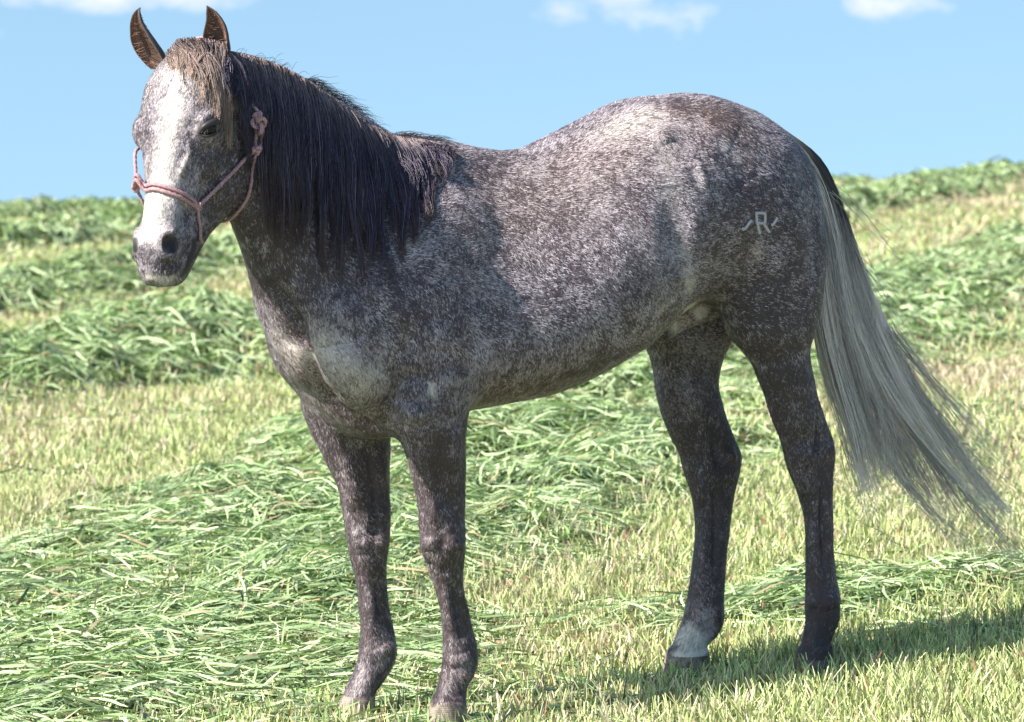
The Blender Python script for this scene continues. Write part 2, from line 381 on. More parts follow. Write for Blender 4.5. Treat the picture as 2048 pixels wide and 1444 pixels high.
STROKES = [
 # chest and shoulder
 ([(618, 700), (630, 752), (665, 800), (715, 838), (760, 862)], .016, -.026), ([(590, 690), (600, 745), (630, 790)], .035, .014), ([(680, 690), (700, 750), (745, 810)], .045, .016),
 ([(545, 560), (575, 605), (603, 650), (612, 690)], .012, -.017), ([(520, 560), (545, 620), (575, 670)], .022, .004), ([(585, 560), (640, 640), (650, 690)], .03, .006),
 ([(905, 420), (940, 530), (962, 620), (957, 690), (940, 750)], .028, -.009), ([(890, 560), (905, 640), (890, 700)], .05, .010), ([(905, 760)], .025, .008),
 ([(740, 520), (720, 600), (735, 680), (790, 750)], .035, -.006), ([(700, 420), (690, 520)], .04, .005), ([(780, 560), (800, 650)], .05, .006),
 ([(825, 805), (820, 845)], .030, .010), ([(783, 840), (787, 790), (805, 755), (850, 750)], .014, -.009), ([(872, 870), (884, 960), (890, 1020)], .012, -.004), ([(850, 850), (858, 940)], .022, .004), ([(905, 860), (912, 940)], .02, .004),
 ([(862, 1075), (866, 1100)], .014, .005), ([(900, 1070), (905, 1100)], .014, .004), ([(885, 1085)], .01, -.003), ([(885, 1135), (900, 1140)], .012, -.003), ([(905, 1160), (914, 1230), (926, 1280)], .007, -.005), ([(917, 1150), (935, 1230)], .006, .003),
 ([(915, 1310), (920, 1330)], .02, .004), ([(885, 1395), (925, 1398)], .005, .004),
 ([(660, 850), (700, 940), (715, 1000)], .014, .004), ([(735, 880), (748, 980), (752, 1040)], .010, -.004), ([(765, 890), (766, 970)], .014, .004), ([(725, 1075), (735, 1100)], .015, .005), ([(760, 1085)], .012, .004), ([(750, 1160), (760, 1230)], .007, -.005), ([(765, 1290), (775, 1310)], .018, .004), ([(690, 1385), (745, 1392)], .005, .004),
 ([(845, 1062), (850, 1100), (858, 1125)], .010, .004), ([(880, 1050), (886, 1065)], .008, -.002), ([(915, 1080), (920, 1110)], .012, .004), ([(892, 1180), (905, 1260)], .010, .003), ([(865, 1000), (870, 1045)], .012, .003), ([(905, 980), (908, 1040)], .012, -.003), ([(892, 1325), (890, 1360)], .010, -.003), ([(930, 1350)], .010, .004),
 ([(712, 1060), (716, 1095)], .010, .004), ([(748, 1040), (752, 1075)], .010, -.003), ([(738, 1180), (746, 1270)], .010, .003), ([(725, 1300), (740, 1330)], .012, .003), ([(700, 960), (712, 1020)], .018, .003),
 ([(1400, 960), (1412, 1010)], .014, .003), ([(1410, 1060), (1405, 1150)], .010, .003), ([(1455, 960), (1452, 985)], .010, -.003), ([(1390, 1240), (1400, 1255)], .012, .003), ([(1380, 1275), (1395, 1290)], .008, -.003),
 ([(1595, 940), (1612, 990)], .014, .003), ([(1628, 1040), (1628, 1150)], .010, .003), ([(1625, 1190), (1630, 1215)], .012, .003), ([(1615, 860), (1620, 900)], .016, -.003),
 ([(800, 460), (770, 560), (690, 640)], .03, .006), ([(860, 640), (850, 700), (870, 740)], .03, .007), ([(640, 600), (700, 640)], .03, .006), ([(660, 560), (740, 600), (790, 660)], .018, -.006), ([(830, 660), (800, 720)], .02, -.006), ([(545, 660), (570, 720)], .025, .006),
 # barrel
 ([(1020, 470), (1015, 600), (1000, 700)], .018, -.0012), ([(1075, 430), (1075, 600), (1060, 720)], .02, -.0012), ([(1135, 430), (1140, 600), (1125, 700)], .02, -.0012), ([(1195, 440), (1205, 580)], .02, -.0012),
 ([(960, 400), (975, 480)], .03, .005), ([(1290, 690), (1240, 640), (1215, 560)], .03, -.004),
 # flank, hip, thigh
 ([(1335, 370), (1350, 460), (1364, 550)], .038, -.014), ([(1305, 420), (1312, 500), (1325, 570)], .025, .004), ([(1312, 258), (1335, 285)], .028, .012), ([(1380, 270), (1340, 330)], .03, -.004), ([(1392, 325), (1402, 350), (1410, 378)], .010, .005), ([(1382, 335), (1395, 380)], .014, -.003),
 ([(1392, 420), (1385, 500), (1378, 560)], .018, .006), ([(1430, 560), (1450, 610)], .035, .010), ([(1470, 380), (1500, 470), (1520, 560)], .07, .010), ([(1605, 330), (1628, 430), (1622, 540), (1600, 620)], .018, -.010), ([(1575, 400), (1590, 520)], .03, .006),
 ([(1410, 240), (1470, 270)], .05, .006), ([(1430, 300), (1500, 330)], .04, -.005), ([(1240, 300), (1290, 330)], .04, .004),
 ([(1637, 830), (1641, 870), (1636, 905)], .009, -.008), ([(1560, 720), (1585, 800)], .04, .006), ([(1620, 700), (1626, 760)], .02, -.004), ([(1655, 885), (1660, 910)], .012, .006), ([(1600, 890), (1615, 930)], .02, .004), ([(1646, 950), (1645, 1040), (1648, 1140)], .007, -.005), ([(1658, 960), (1656, 1100)], .006, .003), ([(1660, 1190), (1665, 1215)], .018, .005),
 ([(1380, 760), (1400, 850)], .03, .005), ([(1430, 880), (1440, 930)], .012, -.006), ([(1462, 900), (1466, 925)], .01, .005), ([(1430, 980), (1432, 1060), (1428, 1150)], .008, -.005), ([(1430, 1210), (1438, 1240)], .016, .004), ([(1335, 1300), (1410, 1305)], .005, .004), ([(1600, 1290), (1660, 1292)], .005, .004),
 # face
 ([(430, 300), (415, 330), (398, 355)], .010, .005), ([(402, 246), (410, 232), (425, 226), (442, 230)], .006, .005), ([(398, 262), (404, 275), (420, 282), (440, 270)], .007, -.003), ([(388, 240), (384, 262)], .014, -.006), ([(412, 180), (432, 200)], .018, -.006),
 ([(382, 285), (377, 310), (366, 335), (356, 355)], .005, .004), ([(372, 300), (360, 325)], .008, -.003), ([(345, 150), (325, 180), (300, 212), (288, 245)], .008, -.004), ([(290, 262), (296, 300)], .012, -.004),
 ([(345, 360), (350, 400), (352, 440)], .012, .003), ([(375, 400), (378, 450)], .018, -.004), ([(332, 470), (345, 462), (357, 472), (362, 490), (358, 512)], .005, .005), ([(395, 380), (440, 350)], .02, -.002), ([(460, 300), (480, 350), (460, 400)], .03, .004),
 ([(300, 500), (305, 530)], .006, -.002), ([(330, 540), (350, 540)], .012, .003), ([(405, 430), (420, 455)], .01, .003),
]
for s_ in STROKES: stroke(*s_)
fn = np.sin(V[:, 0]*31+np.sin(V[:, 2]*23)*1.7)*np.sin(V[:, 2]*37+1.3+np.sin(V[:, 1]*29))*.0008
V = V+N*(disp+fn)[:, None]
N = vnormals(V, Q)

# ---- ears: two cupped shells standing on the temples, part of the body mesh
def ear(rows, D, face):
    """rows (centre px, half width px, row) root to tip; face: opening direction in world; returns verts, quads"""
    VV = []; nphi = 22; face = NRM(face)
    for i, (cx, hw, y) in enumerate(rows):
        c = CAMP+ray(cx, y)*D; wv = hw*D/FPX
        ex = NRM(np.cross(face, UP)); up = UP
        for shell, th in ((0, 0), (1, .0045)):
            for k in range(nphi):
                ph = -.32+(math.pi+.64)*k/(nphi-1)
                r = max(wv-th, wv*.35)
                # closes towards the tip
                x = r*math.cos(ph); bk = -r*.75*math.sin(ph)-.012*(1-i/len(rows))
                VV.append(c+ex*x*1.0+face*(bk+th*.4+ .010*math.sin(math.pi*i/len(rows))))
    VV = np.array(VV); F = []; M = 2*nphi; n = len(rows)
    for i in range(n-1):
        for k in range(nphi-1):
            a = i*M+k; F.append((a, a+1, a+1+M, a+M)); b = i*M+nphi+k; F.append((b, b+M, b+1+M, b+1))
        for k in (0, nphi-1):
            a = i*M+k; b = a+nphi; F.append((a, a+M, b+M, b) if k == 0 else (a, b, b+M, a+M))
    a = (n-1)*M
    for k in range(nphi-1): F.append((a+k, a+k+1, a+nphi+k+1, a+nphi+k))
    return VV, np.array(F)
def dense(rows, n=24):
    R = np.array(rows, float); X = np.linspace(0, len(R)-1, n); return hermite(X, np.arange(len(R)), R)
rowsR = dense([(312, 18, 138), (307, 29, 122), (298, 32, 104), (288, 29, 83), (281.5, 22.5, 64), (276, 15, 44), (275.5, 10.5, 31), (277, 6, 22), (281, 1.2, 15)])
rowsL = dense([(438, 16, 125), (436, 24, 108), (434, 27, 92), (432, 26.5, 74), (432, 23, 56), (430, 17.5, 40), (425, 12.5, 27), (420, 7, 18), (414, 1.2, 11)])
DE = float((b2w(H(0.0, -.07, 0)))[1])+CAMD
e1 = ear(rowsR, DE+.04, (-.55, -.8, .0)); e2 = ear(rowsL, DE-.03, (-.12, -1, .0))
nB = len(V)
EV = w2b(np.concatenate([e1[0], e2[0]]))
# world shells -> body frame, appended
VA = np.concatenate([V, EV]); QA = np.concatenate([Q, e1[1]+nB, e2[1]+nB+len(e1[0])])

# ------------------------------------------------------------------ materials
def mat(name):
    m = bpy.data.materials.new(name); m.use_nodes = True; nt = m.node_tree
    return m, nt, nt.nodes['Principled BSDF']
def node(nt, t, **kw):
    n = nt.nodes.new(t)
    for k, v in kw.items():
        if k.startswith('i_'): n.inputs[int(k[2:])].default_value = v
        else: setattr(n, k, v)
    return n
def noise(nt, scale, detail=2, rough=.5, vec=None, dist=0):
    n = nt.nodes.new('ShaderNodeTexNoise'); n.inputs['Scale'].default_value = scale; n.inputs['Detail'].default_value = detail
    n.inputs['Roughness'].default_value = rough; n.inputs['Distortion'].default_value = dist
    if vec is not None: nt.links.new(vec, n.inputs['Vector'])
    return n
def math_(nt, op, a, b=0.0, clamp=False):
    n = nt.nodes.new('ShaderNodeMath'); n.operation = op; n.use_clamp = clamp
    for i, x in enumerate((a, b)):
        if hasattr(x, 'type'): nt.links.new(x, n.inputs[i])
        else: n.inputs[i].default_value = x
    return n.outputs[0]
def maprange(nt, x, a, b, c=0.0, d=1.0, smooth=True):
    n = nt.nodes.new('ShaderNodeMapRange'); n.interpolation_type = 'SMOOTHSTEP' if smooth else 'LINEAR'
    nt.links.new(x, n.inputs[0])
    for i, v in ((1, a), (2, b), (3, c), (4, d)):
        if hasattr(v, 'type'): nt.links.new(v, n.inputs[i])
        else: n.inputs[i].default_value = v
    return n.outputs[0]
def mix(nt, f, a, b, mode='MIX'):
    n = nt.nodes.new('ShaderNodeMix'); n.data_type = 'RGBA'; n.blend_type = mode
    for s, x in ((n.inputs[0], f), (n.inputs[6], a), (n.inputs[7], b)):
        if hasattr(x, 'type'): nt.links.new(x, s)
        else: s.default_value = x if not isinstance(x, tuple) else (*x, 1)
    return n.outputs[2]
def attrn(nt, name, out='Fac'):
    n = nt.nodes.new('ShaderNodeAttribute'); n.attribute_name = name; return n.outputs[out]

def coat_material():
    m, nt, b = mat('roan_coat'); tc = nt.nodes.new('ShaderNodeTexCoord')
    def mapped(s, rot=(0, 0, 0)):
        mp = nt.nodes.new('ShaderNodeMapping'); mp.inputs['Scale'].default_value = s; mp.inputs['Rotation'].default_value = rot
        nt.links.new(tc.outputs['Object'], mp.inputs[0]); return mp.outputs[0]
    pale, warm, skin = attrn(nt, 'pale'), attrn(nt, 'warm'), attrn(nt, 'skin')
    w = noise(nt, 9, 2, .5, mapped((1, 1, 1)))
    dv = nt.nodes.new('ShaderNodeVectorMath'); dv.operation = 'MULTIPLY_ADD'
    nt.links.new(w.outputs['Color'], dv.inputs[0]); dv.inputs[1].default_value = (.02, .02, .02)
    nt.links.new(mapped((1.0, 1.0, .55), (0, .5, 0)), dv.inputs[2])
    n1 = noise(nt, 150, 3, .65, dv.outputs[0]); n2 = noise(nt, 330, 2, .6, dv.outputs[0])
    n3 = noise(nt, 30, 2, .55, mapped((1, 1, 1))); n4 = noise(nt, 6, 2, .5, mapped((1, 1, 1)))
    s = math_(nt, 'ADD', math_(nt, 'MULTIPLY', n1.outputs[0], .55), math_(nt, 'MULTIPLY', n2.outputs[0], .45))
    s = math_(nt, 'ADD', s, math_(nt, 'MULTIPLY', math_(nt, 'SUBTRACT', n3.outputs[0], .5), .24))
    s = math_(nt, 'ADD', s, math_(nt, 'MULTIPLY', math_(nt, 'SUBTRACT', n4.outputs[0], .5), .16))
    th = math_(nt, 'SUBTRACT', .70, math_(nt, 'MULTIPLY', pale, .36))
    f = maprange(nt, s, math_(nt, 'SUBTRACT', th, .085), math_(nt, 'ADD', th, .085))
    dark = mix(nt, warm, (.042, .035, .047), (.075, .046, .038)); light = mix(nt, warm, (.25, .23, .27), (.34, .27, .25))
    dark = mix(nt, maprange(nt, pale, .6, 1.0), dark, (.22, .18, .165)); light = mix(nt, maprange(nt, pale, .6, 1.0), light, (.62, .58, .50))
    c = mix(nt, f, dark, light)
    c = mix(nt, attrn(nt, 'ear'), c, mix(nt, maprange(nt, n1.outputs[0], .35, .6), (.18, .095, .065), (.24, .13, .085)))
    c = mix(nt, skin, c, (.018, .015, .017))
    nt.links.new(c, b.inputs['Base Color']); b.inputs['Roughness'].default_value = .55
    b.inputs['Specular IOR Level'].default_value = .35
    b.inputs['Sheen Weight'].default_value = .12; b.inputs['Sheen Roughness'].default_value = .5
    bp = nt.nodes.new('ShaderNodeBump'); bp.inputs['Strength'].default_value = .55; bp.inputs['Distance'].default_value = .0035
    nt.links.new(s, bp.inputs['Height']); nt.links.new(bp.outputs[0], b.inputs['Normal'])
    return m
def ear_material():
    m, nt, b = mat('ear_lining'); n = noise(nt, 60, 3)
    nt.links.new(mix(nt, maprange(nt, n.outputs[0], .4, .65), (.03, .02, .025), (.12, .065, .05)), b.inputs['Base Color']); b.inputs['Roughness'].default_value = .8
    return m
def hair_material(name, rough=.38):
    m, nt, b = mat(name); nt.links.new(attrn(nt, 'col', 'Color'), b.inputs['Base Color'])
    b.inputs['Roughness'].default_value = rough; b.inputs['Specular IOR Level'].default_value = .5
    return m
def plain(name, col, rough=.5, spec=.5):
    m, nt, b = mat(name); b.inputs['Base Color'].default_value = (*col, 1); b.inputs['Roughness'].default_value = rough
    b.inputs['Specular IOR Level'].default_value = spec; return m
def hoof_material():
    m, nt, b = mat('hoof_horn'); tc = nt.nodes.new('ShaderNodeTexCoord'); n = noise(nt, 45, 4, .65, tc.outputs['Object'])
    wv = nt.nodes.new('ShaderNodeTexWave'); wv.bands_direction = 'Z'; wv.inputs['Scale'].default_value = 60; wv.inputs['Distortion'].default_value = 3; nt.links.new(tc.outputs['Object'], wv.inputs[0])
    c = mix(nt, maprange(nt, n.outputs[0], .35, .65), (.09, .07, .06), (.30, .24, .20)); c = mix(nt, math_(nt, 'MULTIPLY', wv.outputs['Fac'], .12), c, (.16, .12, .10))
    sp = nt.nodes.new('ShaderNodeSeparateXYZ'); nt.links.new(tc.outputs['Object'], sp.inputs[0])
    c = mix(nt, math_(nt, 'MULTIPLY', math_(nt, 'LESS_THAN', sp.outputs[0], -.6), math_(nt, 'MULTIPLY', math_(nt, 'GREATER_THAN', sp.outputs[1], 0.0), .8)), c, mix(nt, n.outputs[0], (.05, .045, .045), (.15, .13, .12)))
    nt.links.new(c, b.inputs['Base Color']); b.inputs['Roughness'].default_value = .6
    bp = nt.nodes.new('ShaderNodeBump'); bp.inputs['Strength'].default_value = .2; bp.inputs['Distance'].default_value = .002; nt.links.new(wv.outputs['Fac'], bp.inputs['Height']); nt.links.new(bp.outputs[0], b.inputs['Normal'])
    return m
def rope_material():
    m, nt, b = mat('braided_rope'); tc = nt.nodes.new('ShaderNodeTexCoord')
    n = noise(nt, 420, 2, .6, tc.outputs['Object']); n2 = noise(nt, 40, 2, .5, tc.outputs['Object'])
    c = mix(nt, maprange(nt, n.outputs[0], .42, .6), (.26, .125, .13), (.52, .34, .36))
    c = mix(nt, maprange(nt, n2.outputs[0], .35, .7, 0, .5), c, (.30, .18, .20))
    nt.links.new(c, b.inputs['Base Color']); b.inputs['Roughness'].default_value = .75
    return m
def blade_material(name, transl=.14):
    m, nt, b = mat(name); c = attrn(nt, 'col', 'Color'); nt.links.new(c, b.inputs['Base Color'])
    b.inputs['Roughness'].default_value = .42; b.inputs['Specular IOR Level'].default_value = .45
    t = nt.nodes.new('ShaderNodeBsdfTranslucent'); nt.links.new(mix(nt, 1.0, c, (1.0, 1.15, .55), 'MULTIPLY'), t.inputs[0])
    ms = nt.nodes.new('ShaderNodeMixShader'); ms.inputs[0].default_value = transl
    nt.links.new(b.outputs[0], ms.inputs[1]); nt.links.new(t.outputs[0], ms.inputs[2])
    nt.links.new(ms.outputs[0], nt.nodes['Material Output'].inputs[0]); return m
def soil_material():
    m, nt, b = mat('field_soil'); g = nt.nodes.new('ShaderNodeNewGeometry'); P = g.outputs['Position']
    hay = attrn(nt, 'hay'); n1 = noise(nt, 2.2, 4, .6, P); n2 = noise(nt, 35, 3, .65, P); n3 = noise(nt, .35, 3, .5, P)
    a = mix(nt, maprange(nt, n2.outputs[0], .38, .62), (.12, .09, .06), (.46, .36, .25))
    gr = mix(nt, maprange(nt, n2.outputs[0], .35, .6), (.09, .13, .05), (.26, .32, .13))
    c = mix(nt, maprange(nt, n1.outputs[0], .4, .62), a, gr)
    c = mix(nt, maprange(nt, n3.outputs[0], .35, .65, 0, .6), c, (.34, .30, .15))
    hy = mix(nt, maprange(nt, n2.outputs[0], .4, .62), (.012, .022, .010), (.05, .085, .03))  # soil under the hay darkened in colour as the hay's self-shadow
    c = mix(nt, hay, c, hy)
    nt.links.new(c, b.inputs['Base Color']); b.inputs['Roughness'].default_value = .9; b.inputs['Specular IOR Level'].default_value = .1
    bp = nt.nodes.new('ShaderNodeBump'); bp.inputs['Strength'].default_value = .6; bp.inputs['Distance'].default_value = .03
    nt.links.new(n2.outputs[0], bp.inputs['Height']); nt.links.new(bp.outputs[0], b.inputs['Normal'])
    return m

# ------------------------------------------------------------------ painting the coat
ALLN = np.concatenate([N, np.zeros((len(VA)-nB, 3))])
pale = np.full(len(VA), .56); warm = np.full(len(VA), .36); skin = np.zeros(len(VA))
u_, v_, z_ = VA.T
sm = lambda x, a, b: np.clip((x-a)/(b-a), 0, 1)**2*(3-2*np.clip((x-a)/(b-a), 0, 1))
hd_ = VA-HP; hs = hd_ @ AH; hp = hd_ @ NH; hl = hd_ @ LH
isleg = 1-sm(z_, .60, .95)
pale = pale*(1-isleg)+.30*isleg; warm = warm*(1-isleg)+.55*isleg
neckm = sm(u_, .1, .35)*sm(z_, 1.0, 1.2); pale = pale*(1-neckm)+.34*neckm
rumpm = sm(-u_, .95, 1.15)*sm(z_, .85, 1.0); pale = pale*(1-rumpm)+.38*rumpm
headm = sm(hs, -.08, .02)*(hs < .7)*sm(u_, .42, .5)*sm(hp, -.34, -.22)*(z_ > .95)
# face paleness: front and muzzle pale, left cheek grey, right side paled as sunlit
front = sm(hp, -.15, -.05)
pale = np.where(headm > 0, pale*(1-headm)+headm*(.46+.22*np.maximum(front, .8*(hl < -.02))+.04*np.sin(hs*20)), pale); warm = np.where(headm > 0, warm*(1-headm)+headm*(.35), warm)
def paint(arr, pp, r, val, hard=2.0, side=True):
    pts = on_body(pp)
    if not pts: return
    d = polydist(VA, pts); w_ = np.exp(-(d/r)**hard); arr += (val-arr)*w_
BR = on_body
paint(pale, [(350, 150), (345, 230), (326, 320), (308, 420)], .036, .84)
paint(pale, [(300, 400), (300, 450), (292, 470)], .030, .98)
paint(pale, [(288, 500), (305, 520), (330, 530), (350, 530)], .020, .34, 4); paint(skin, [(300, 510), (330, 530), (352, 528)], .014, .30, 4); paint(pale, [(295, 553), (320, 557), (345, 554)], .010, .9, 4); paint(pale, [(370, 500), (360, 530)], .010, .45)
paint(pale, [(345, 152), (325, 182), (300, 212), (288, 248)], .009, .6); paint(pale, [(395, 300), (420, 350)], .035, .45)  # shade of the forehead crease painted darker
paint(pale, [(380, 300), (375, 315), (358, 352)], .005, .9)
paint(pale, [(440, 330), (470, 370), (430, 400)], .05, .36); paint(pale, [(375, 440), (380, 470)], .022, .5)
paint(skin, [(344, 486), (346, 500)], .013, 1.0, 6); paint(skin, [(269, 480), (270, 500)], .010, 1.0, 6)
paint(skin, [(388, 492), (384, 512), (374, 535), (362, 555)], .014, .99, 6); paint(skin, [(345, 567), (365, 561)], .010, .9, 4)
paint(skin, [(402, 263), (418, 250), (440, 246)], .017, .92, 6); paint(skin, [(410, 268), (430, 262)], .010, .9, 4)
paint(skin, [(262, 262)], .013, .9, 4); paint(skin, [(262, 500), (264, 510)], .006, .5)
for s in (1, -1):
    c = H(.518, -.022, .058*s); d = np.linalg.norm((VA-c)/1.0, axis=1); skin = np.maximum(skin, np.exp(-(d/.027)**6)*.98)
# bodies' lighter and darker regions
for pp, r, val in [([(1230, 260), (1300, 230)], .09, .78), ([(1330, 300), (1340, 400)], .05, .72), ([(1230, 420), (1300, 500)], .06, .66), ([(1375, 540), (1378, 575)], .035, .80), ([(1360, 450), (1370, 520)], .03, .72), ([(1395, 325), (1405, 375)], .011, .75),  # upper flank and hip crescent: sunlight painted in as paler coat
                   ([(930, 400), (975, 480)], .05, .62), ([(1380, 215), (1460, 240)], .06, .34), ([(1420, 590), (1455, 640)], .03, .62), ([(1540, 620), (1560, 750)], .12, .24), ([(1500, 400), (1560, 430)], .09, .40),  # patch behind the shoulder paled as sunlit
                   ([(970, 690), (985, 730)], .03, .66), ([(940, 650), (955, 740)], .014, .62), ([(862, 768), (866, 788)], .012, .85), ([(590, 690), (650, 690), (730, 760)], .08, .80), ([(618, 706)], .008, 1.0), ([(545, 590), (610, 690)], .018, .5),  # chest paled to carry the sunlight that the dark coat hides
                   ([(1100, 760), (1200, 720)], .05, .40), ([(560, 560), (600, 620)], .02, .42), ([(560, 600), (590, 660)], .03, .35), ([(740, 520), (800, 600)], .12, .36), ([(1090, 560), (1180, 560)], .12, .58), ([(1478, 318)], .012, .95), ([(1450, 290)], .015, .8),
                   ([(1320, 620), (1345, 600)], .02, .75), ([(1625, 450), (1628, 560)], .02, .55), ([(1612, 700)], .008, .8), ([(1500, 490), (1512, 500), (1504, 515)], .016, .80)]:
    paint(pale, pp, r, val)
paint(warm, [(1230, 300), (1000, 420), (1100, 380)], .14, .75); paint(warm, [(1350, 220), (1450, 240)], .09, .85); paint(warm, [(600, 720), (720, 840), (650, 800)], .10, .75); paint(warm, [(1000, 780), (1150, 740)], .08, .8)  # warm tint on chest and flank painted in as sunlight
paint(warm, [(1505, 500)], .025, 1.0)
# white sock on the off hind foot, dark feet elsewhere
paint(pale, [(1370, 1268), (1400, 1290), (1370, 1310)], .044, 1.0, 4); paint(pale, [(1405, 1235), (1425, 1260)], .03, .7); paint(warm, [(1400, 1230), (1425, 1260), (1385, 1290)], .06, 1.0)
paint(pale, [(1375, 1160), (1372, 1220)], .03, .5)
paint(pale, [(1640, 1220), (1635, 1300)], .07, .12); paint(skin, [(1635, 1265)], .045, .45)
paint(pale, [(910, 1300), (925, 1330)], .03, .5); paint(pale, [(760, 1270), (765, 1320)], .03, .5); paint(pale, [(730, 1340), (715, 1380)], .025, .62); paint(pale, [(745, 1160), (740, 1230)], .014, .46); paint(pale, [(888, 1170), (898, 1230)], .012, .44)  # cannon fronts and fetlocks paled as painted leg shading
paint(skin, [(1330, 668)], .03, .6, 4); paint(pale, [(1345, 655), (1372, 618), (1405, 626)], .022, .9, 4); paint(warm, [(1372, 625)], .04, .9)
paint(pale, [(880, 880), (890, 1000)], .022, .12); paint(pale, [(905, 1000), (912, 1060)], .016, .14); paint(pale, [(858, 1085), (864, 1110)], .02, .55); paint(pale, [(745, 920), (752, 1040)], .018, .12); paint(pale, [(712, 1060), (720, 1100)], .02, .52); paint(pale, [(672, 900), (700, 980)], .016, .42)  # leg shading painted in: forearm centres and backs dark, knee fronts pale
paint(pale, [(915, 1200), (935, 1290)], .010, .14); paint(pale, [(768, 1180), (776, 1260)], .010, .14); paint(pale, [(1395, 900), (1420, 1000)], .03, .34); paint(pale, [(1600, 960), (1625, 1100)], .012, .42); paint(pale, [(1645, 960), (1650, 1150)], .012, .12); paint(pale, [(1440, 980), (1438, 1150)], .012, .14)  # more painted leg shading: tendon grooves dark, lit cannon ridges pale
# hooves
hoof = (z_ < .045+.0*u_)
# ears: dark rims, tan edge inside
ne = len(VA)-nB
kk = np.arange(ne) % 44; inner = kk >= 22; ph = (kk % 22)/21; edge = np.abs(ph-.5)*2
pale[nB:] = np.where(inner, .45, .08); warm[nB:] = np.where(inner, 1.0, .2)
skin[nB:] = np.where(inner & (edge < .4), .6, np.where(~inner | (edge > .95), .75, 0.0)); EARC = np.zeros(len(VA)); EARC[nB:] = np.where(inner, 1.0, 0)

ROOT_LOC = Vector(OR.tolist())
def rootobj(name):
    r = bpy.data.objects.new(name, None); COL.objects.link(r); r.empty_display_size = .2
    r.location = ROOT_LOC; r.rotation_euler = (0, 0, math.atan2(FW[1], FW[0])); return r
horse = rootobj('horse')
tag(horse, 'grey roan horse with dark mane and silver tail standing on cut hay', 'horse')
M_coat = coat_material(); M_hoof = hoof_material()
cen = VA[QA].mean(1)
hoofz = np.where(cen[:, 0] > -.5, np.where(cen[:, 1] > 0, .055, .05), .085)
midx = np.where(cen[:, 2] < hoofz-.0, 1, 0)
body = make_mesh('body', VA, QA, [M_coat, M_hoof], horse, matidx=midx)
attr(body, 'pale', np.clip(pale, 0, 1)); attr(body, 'warm', np.clip(warm, 0, 1)); attr(body, 'skin', np.clip(skin, 0, 1)); attr(body, 'ear', EARC)
bvh = BVHTree.FromPolygons(V.tolist(), Q.tolist())

# ---- small solids
def ball(c, r, nu=24, nv=16, A=None):
    A = np.eye(3) if A is None else A
    VV = []; F = []
    for i in range(nv+1):
        t = math.pi*i/nv
        for j in range(nu):
            p = 2*math.pi*j/nu; VV.append(np.array([math.sin(t)*math.cos(p), math.sin(t)*math.sin(p), math.cos(t)])*r)
    VV = np.array(VV) @ A+c
    for i in range(nv):
        for j in range(nu): F.append((i*nu+j, (i+1)*nu+j, (i+1)*nu+(j+1) % nu, i*nu+(j+1) % nu))
    return VV, np.array(F)
def join(parts):
    VV = []; FF = []; o = 0
    for v, f in parts: VV.append(v); FF.append(np.asarray(f)+o); o += len(v)
    return np.concatenate(VV), np.concatenate(FF)
M_eye = plain('eye_gloss', (.008, .005, .005), .22, .3)
HAe = np.stack([LH, AH, NH])
for px, py, s in ((424, 257, 1), (264, 262, -1)):
    h_ = hit(px, py)
    c = h_[0]-h_[1]*.013 if s > 0 else H(.215, -.058, -.112)
    v, f = ball(c, .0185, A=HAe)
    make_mesh('eye', v, f, [M_eye], horse)
    if s > 0: EYEC = c
# upper lid: a heavy fold lying over the top of the eye
def tube(path, r, n=10, twist=0.0, lobes=0, amp=0.0, close=True):
    path = np.asarray(path, float); m = len(path); r = np.broadcast_to(r, (m,))
    T = np.gradient(path, axis=0); T /= np.linalg.norm(T, axis=1)[:, None]+1e-12
    ref = NRM((.31, .57, .76)); a = ref-T[0]*(ref @ T[0]); a = NRM(a); VV = []; L = 0
    for i in range(m):
        a = a-T[i]*(a @ T[i]); a = NRM(a); b = np.cross(T[i], a)
        if i: L += np.linalg.norm(path[i]-path[i-1])
        for k in range(n):
            ph = 2*math.pi*k/n; rr = r[i]*(1+amp*math.cos(lobes*(ph)-twist*L))
            VV.append(path[i]+(a*math.cos(ph)+b*math.sin(ph))*rr)
    F = [(i*n+k, i*n+(k+1) % n, (i+1)*n+(k+1) % n, (i+1)*n+k) for i in range(m-1) for k in range(n)]
    VV.append(path[0]); VV.append(path[-1])
    F += [(m*n, (k+1) % n, k, k) for k in range(n)] if False else []
    F += [(m*n, m*n, (k+1) % n, k) for k in range(0)]
    return np.array(VV[:m*n]), np.array(F)
def smooth_path(P, n):
    P = np.asarray(P, float); d = np.r_[0, np.cumsum(np.linalg.norm(np.diff(P, axis=0), axis=1))]
    # catmull-rom
    X = np.linspace(0, d[-1], n); out = []
    m = np.zeros_like(P); m[1:-1] = (P[2:]-P[:-2])/(d[2:]-d[:-2])[:, None]; m[0] = (P[1]-P[0])/(d[1]-d[0]); m[-1] = (P[-1]-P[-2])/(d[-1]-d[-2])
    i = np.clip(np.searchsorted(d, X)-1, 0, len(d)-2); h = (d[i+1]-d[i])[:, None]; t = ((X-d[i])[:, None])/h
    return (2*t**3-3*t**2+1)*P[i]+(t**3-2*t**2+t)*h*m[i]+(-2*t**3+3*t**2)*P[i+1]+(t**3-t**2)*h*m[i+1]
def surf(px, py, off=0.0):
    h_ = hit(px, py)
    if h_ is None: return None
    return h_[0]+h_[1]*off
lidm = plain('lid_skin', (.03, .026, .03), .5, .4)
lid = []
for rows, r in ((((399, 266), (408, 254), (420, 247), (434, 243), (446, 247)), .0085), (((400, 268), (412, 271), (426, 268), (440, 259), (447, 250)), .0045)):
    P = [surf(x, y, .003) for x, y in rows]; P = smooth_path(P, 20)
    lid.append(tube(P, r*np.sin(np.linspace(.25, math.pi-.25, 20))**.6, 10))
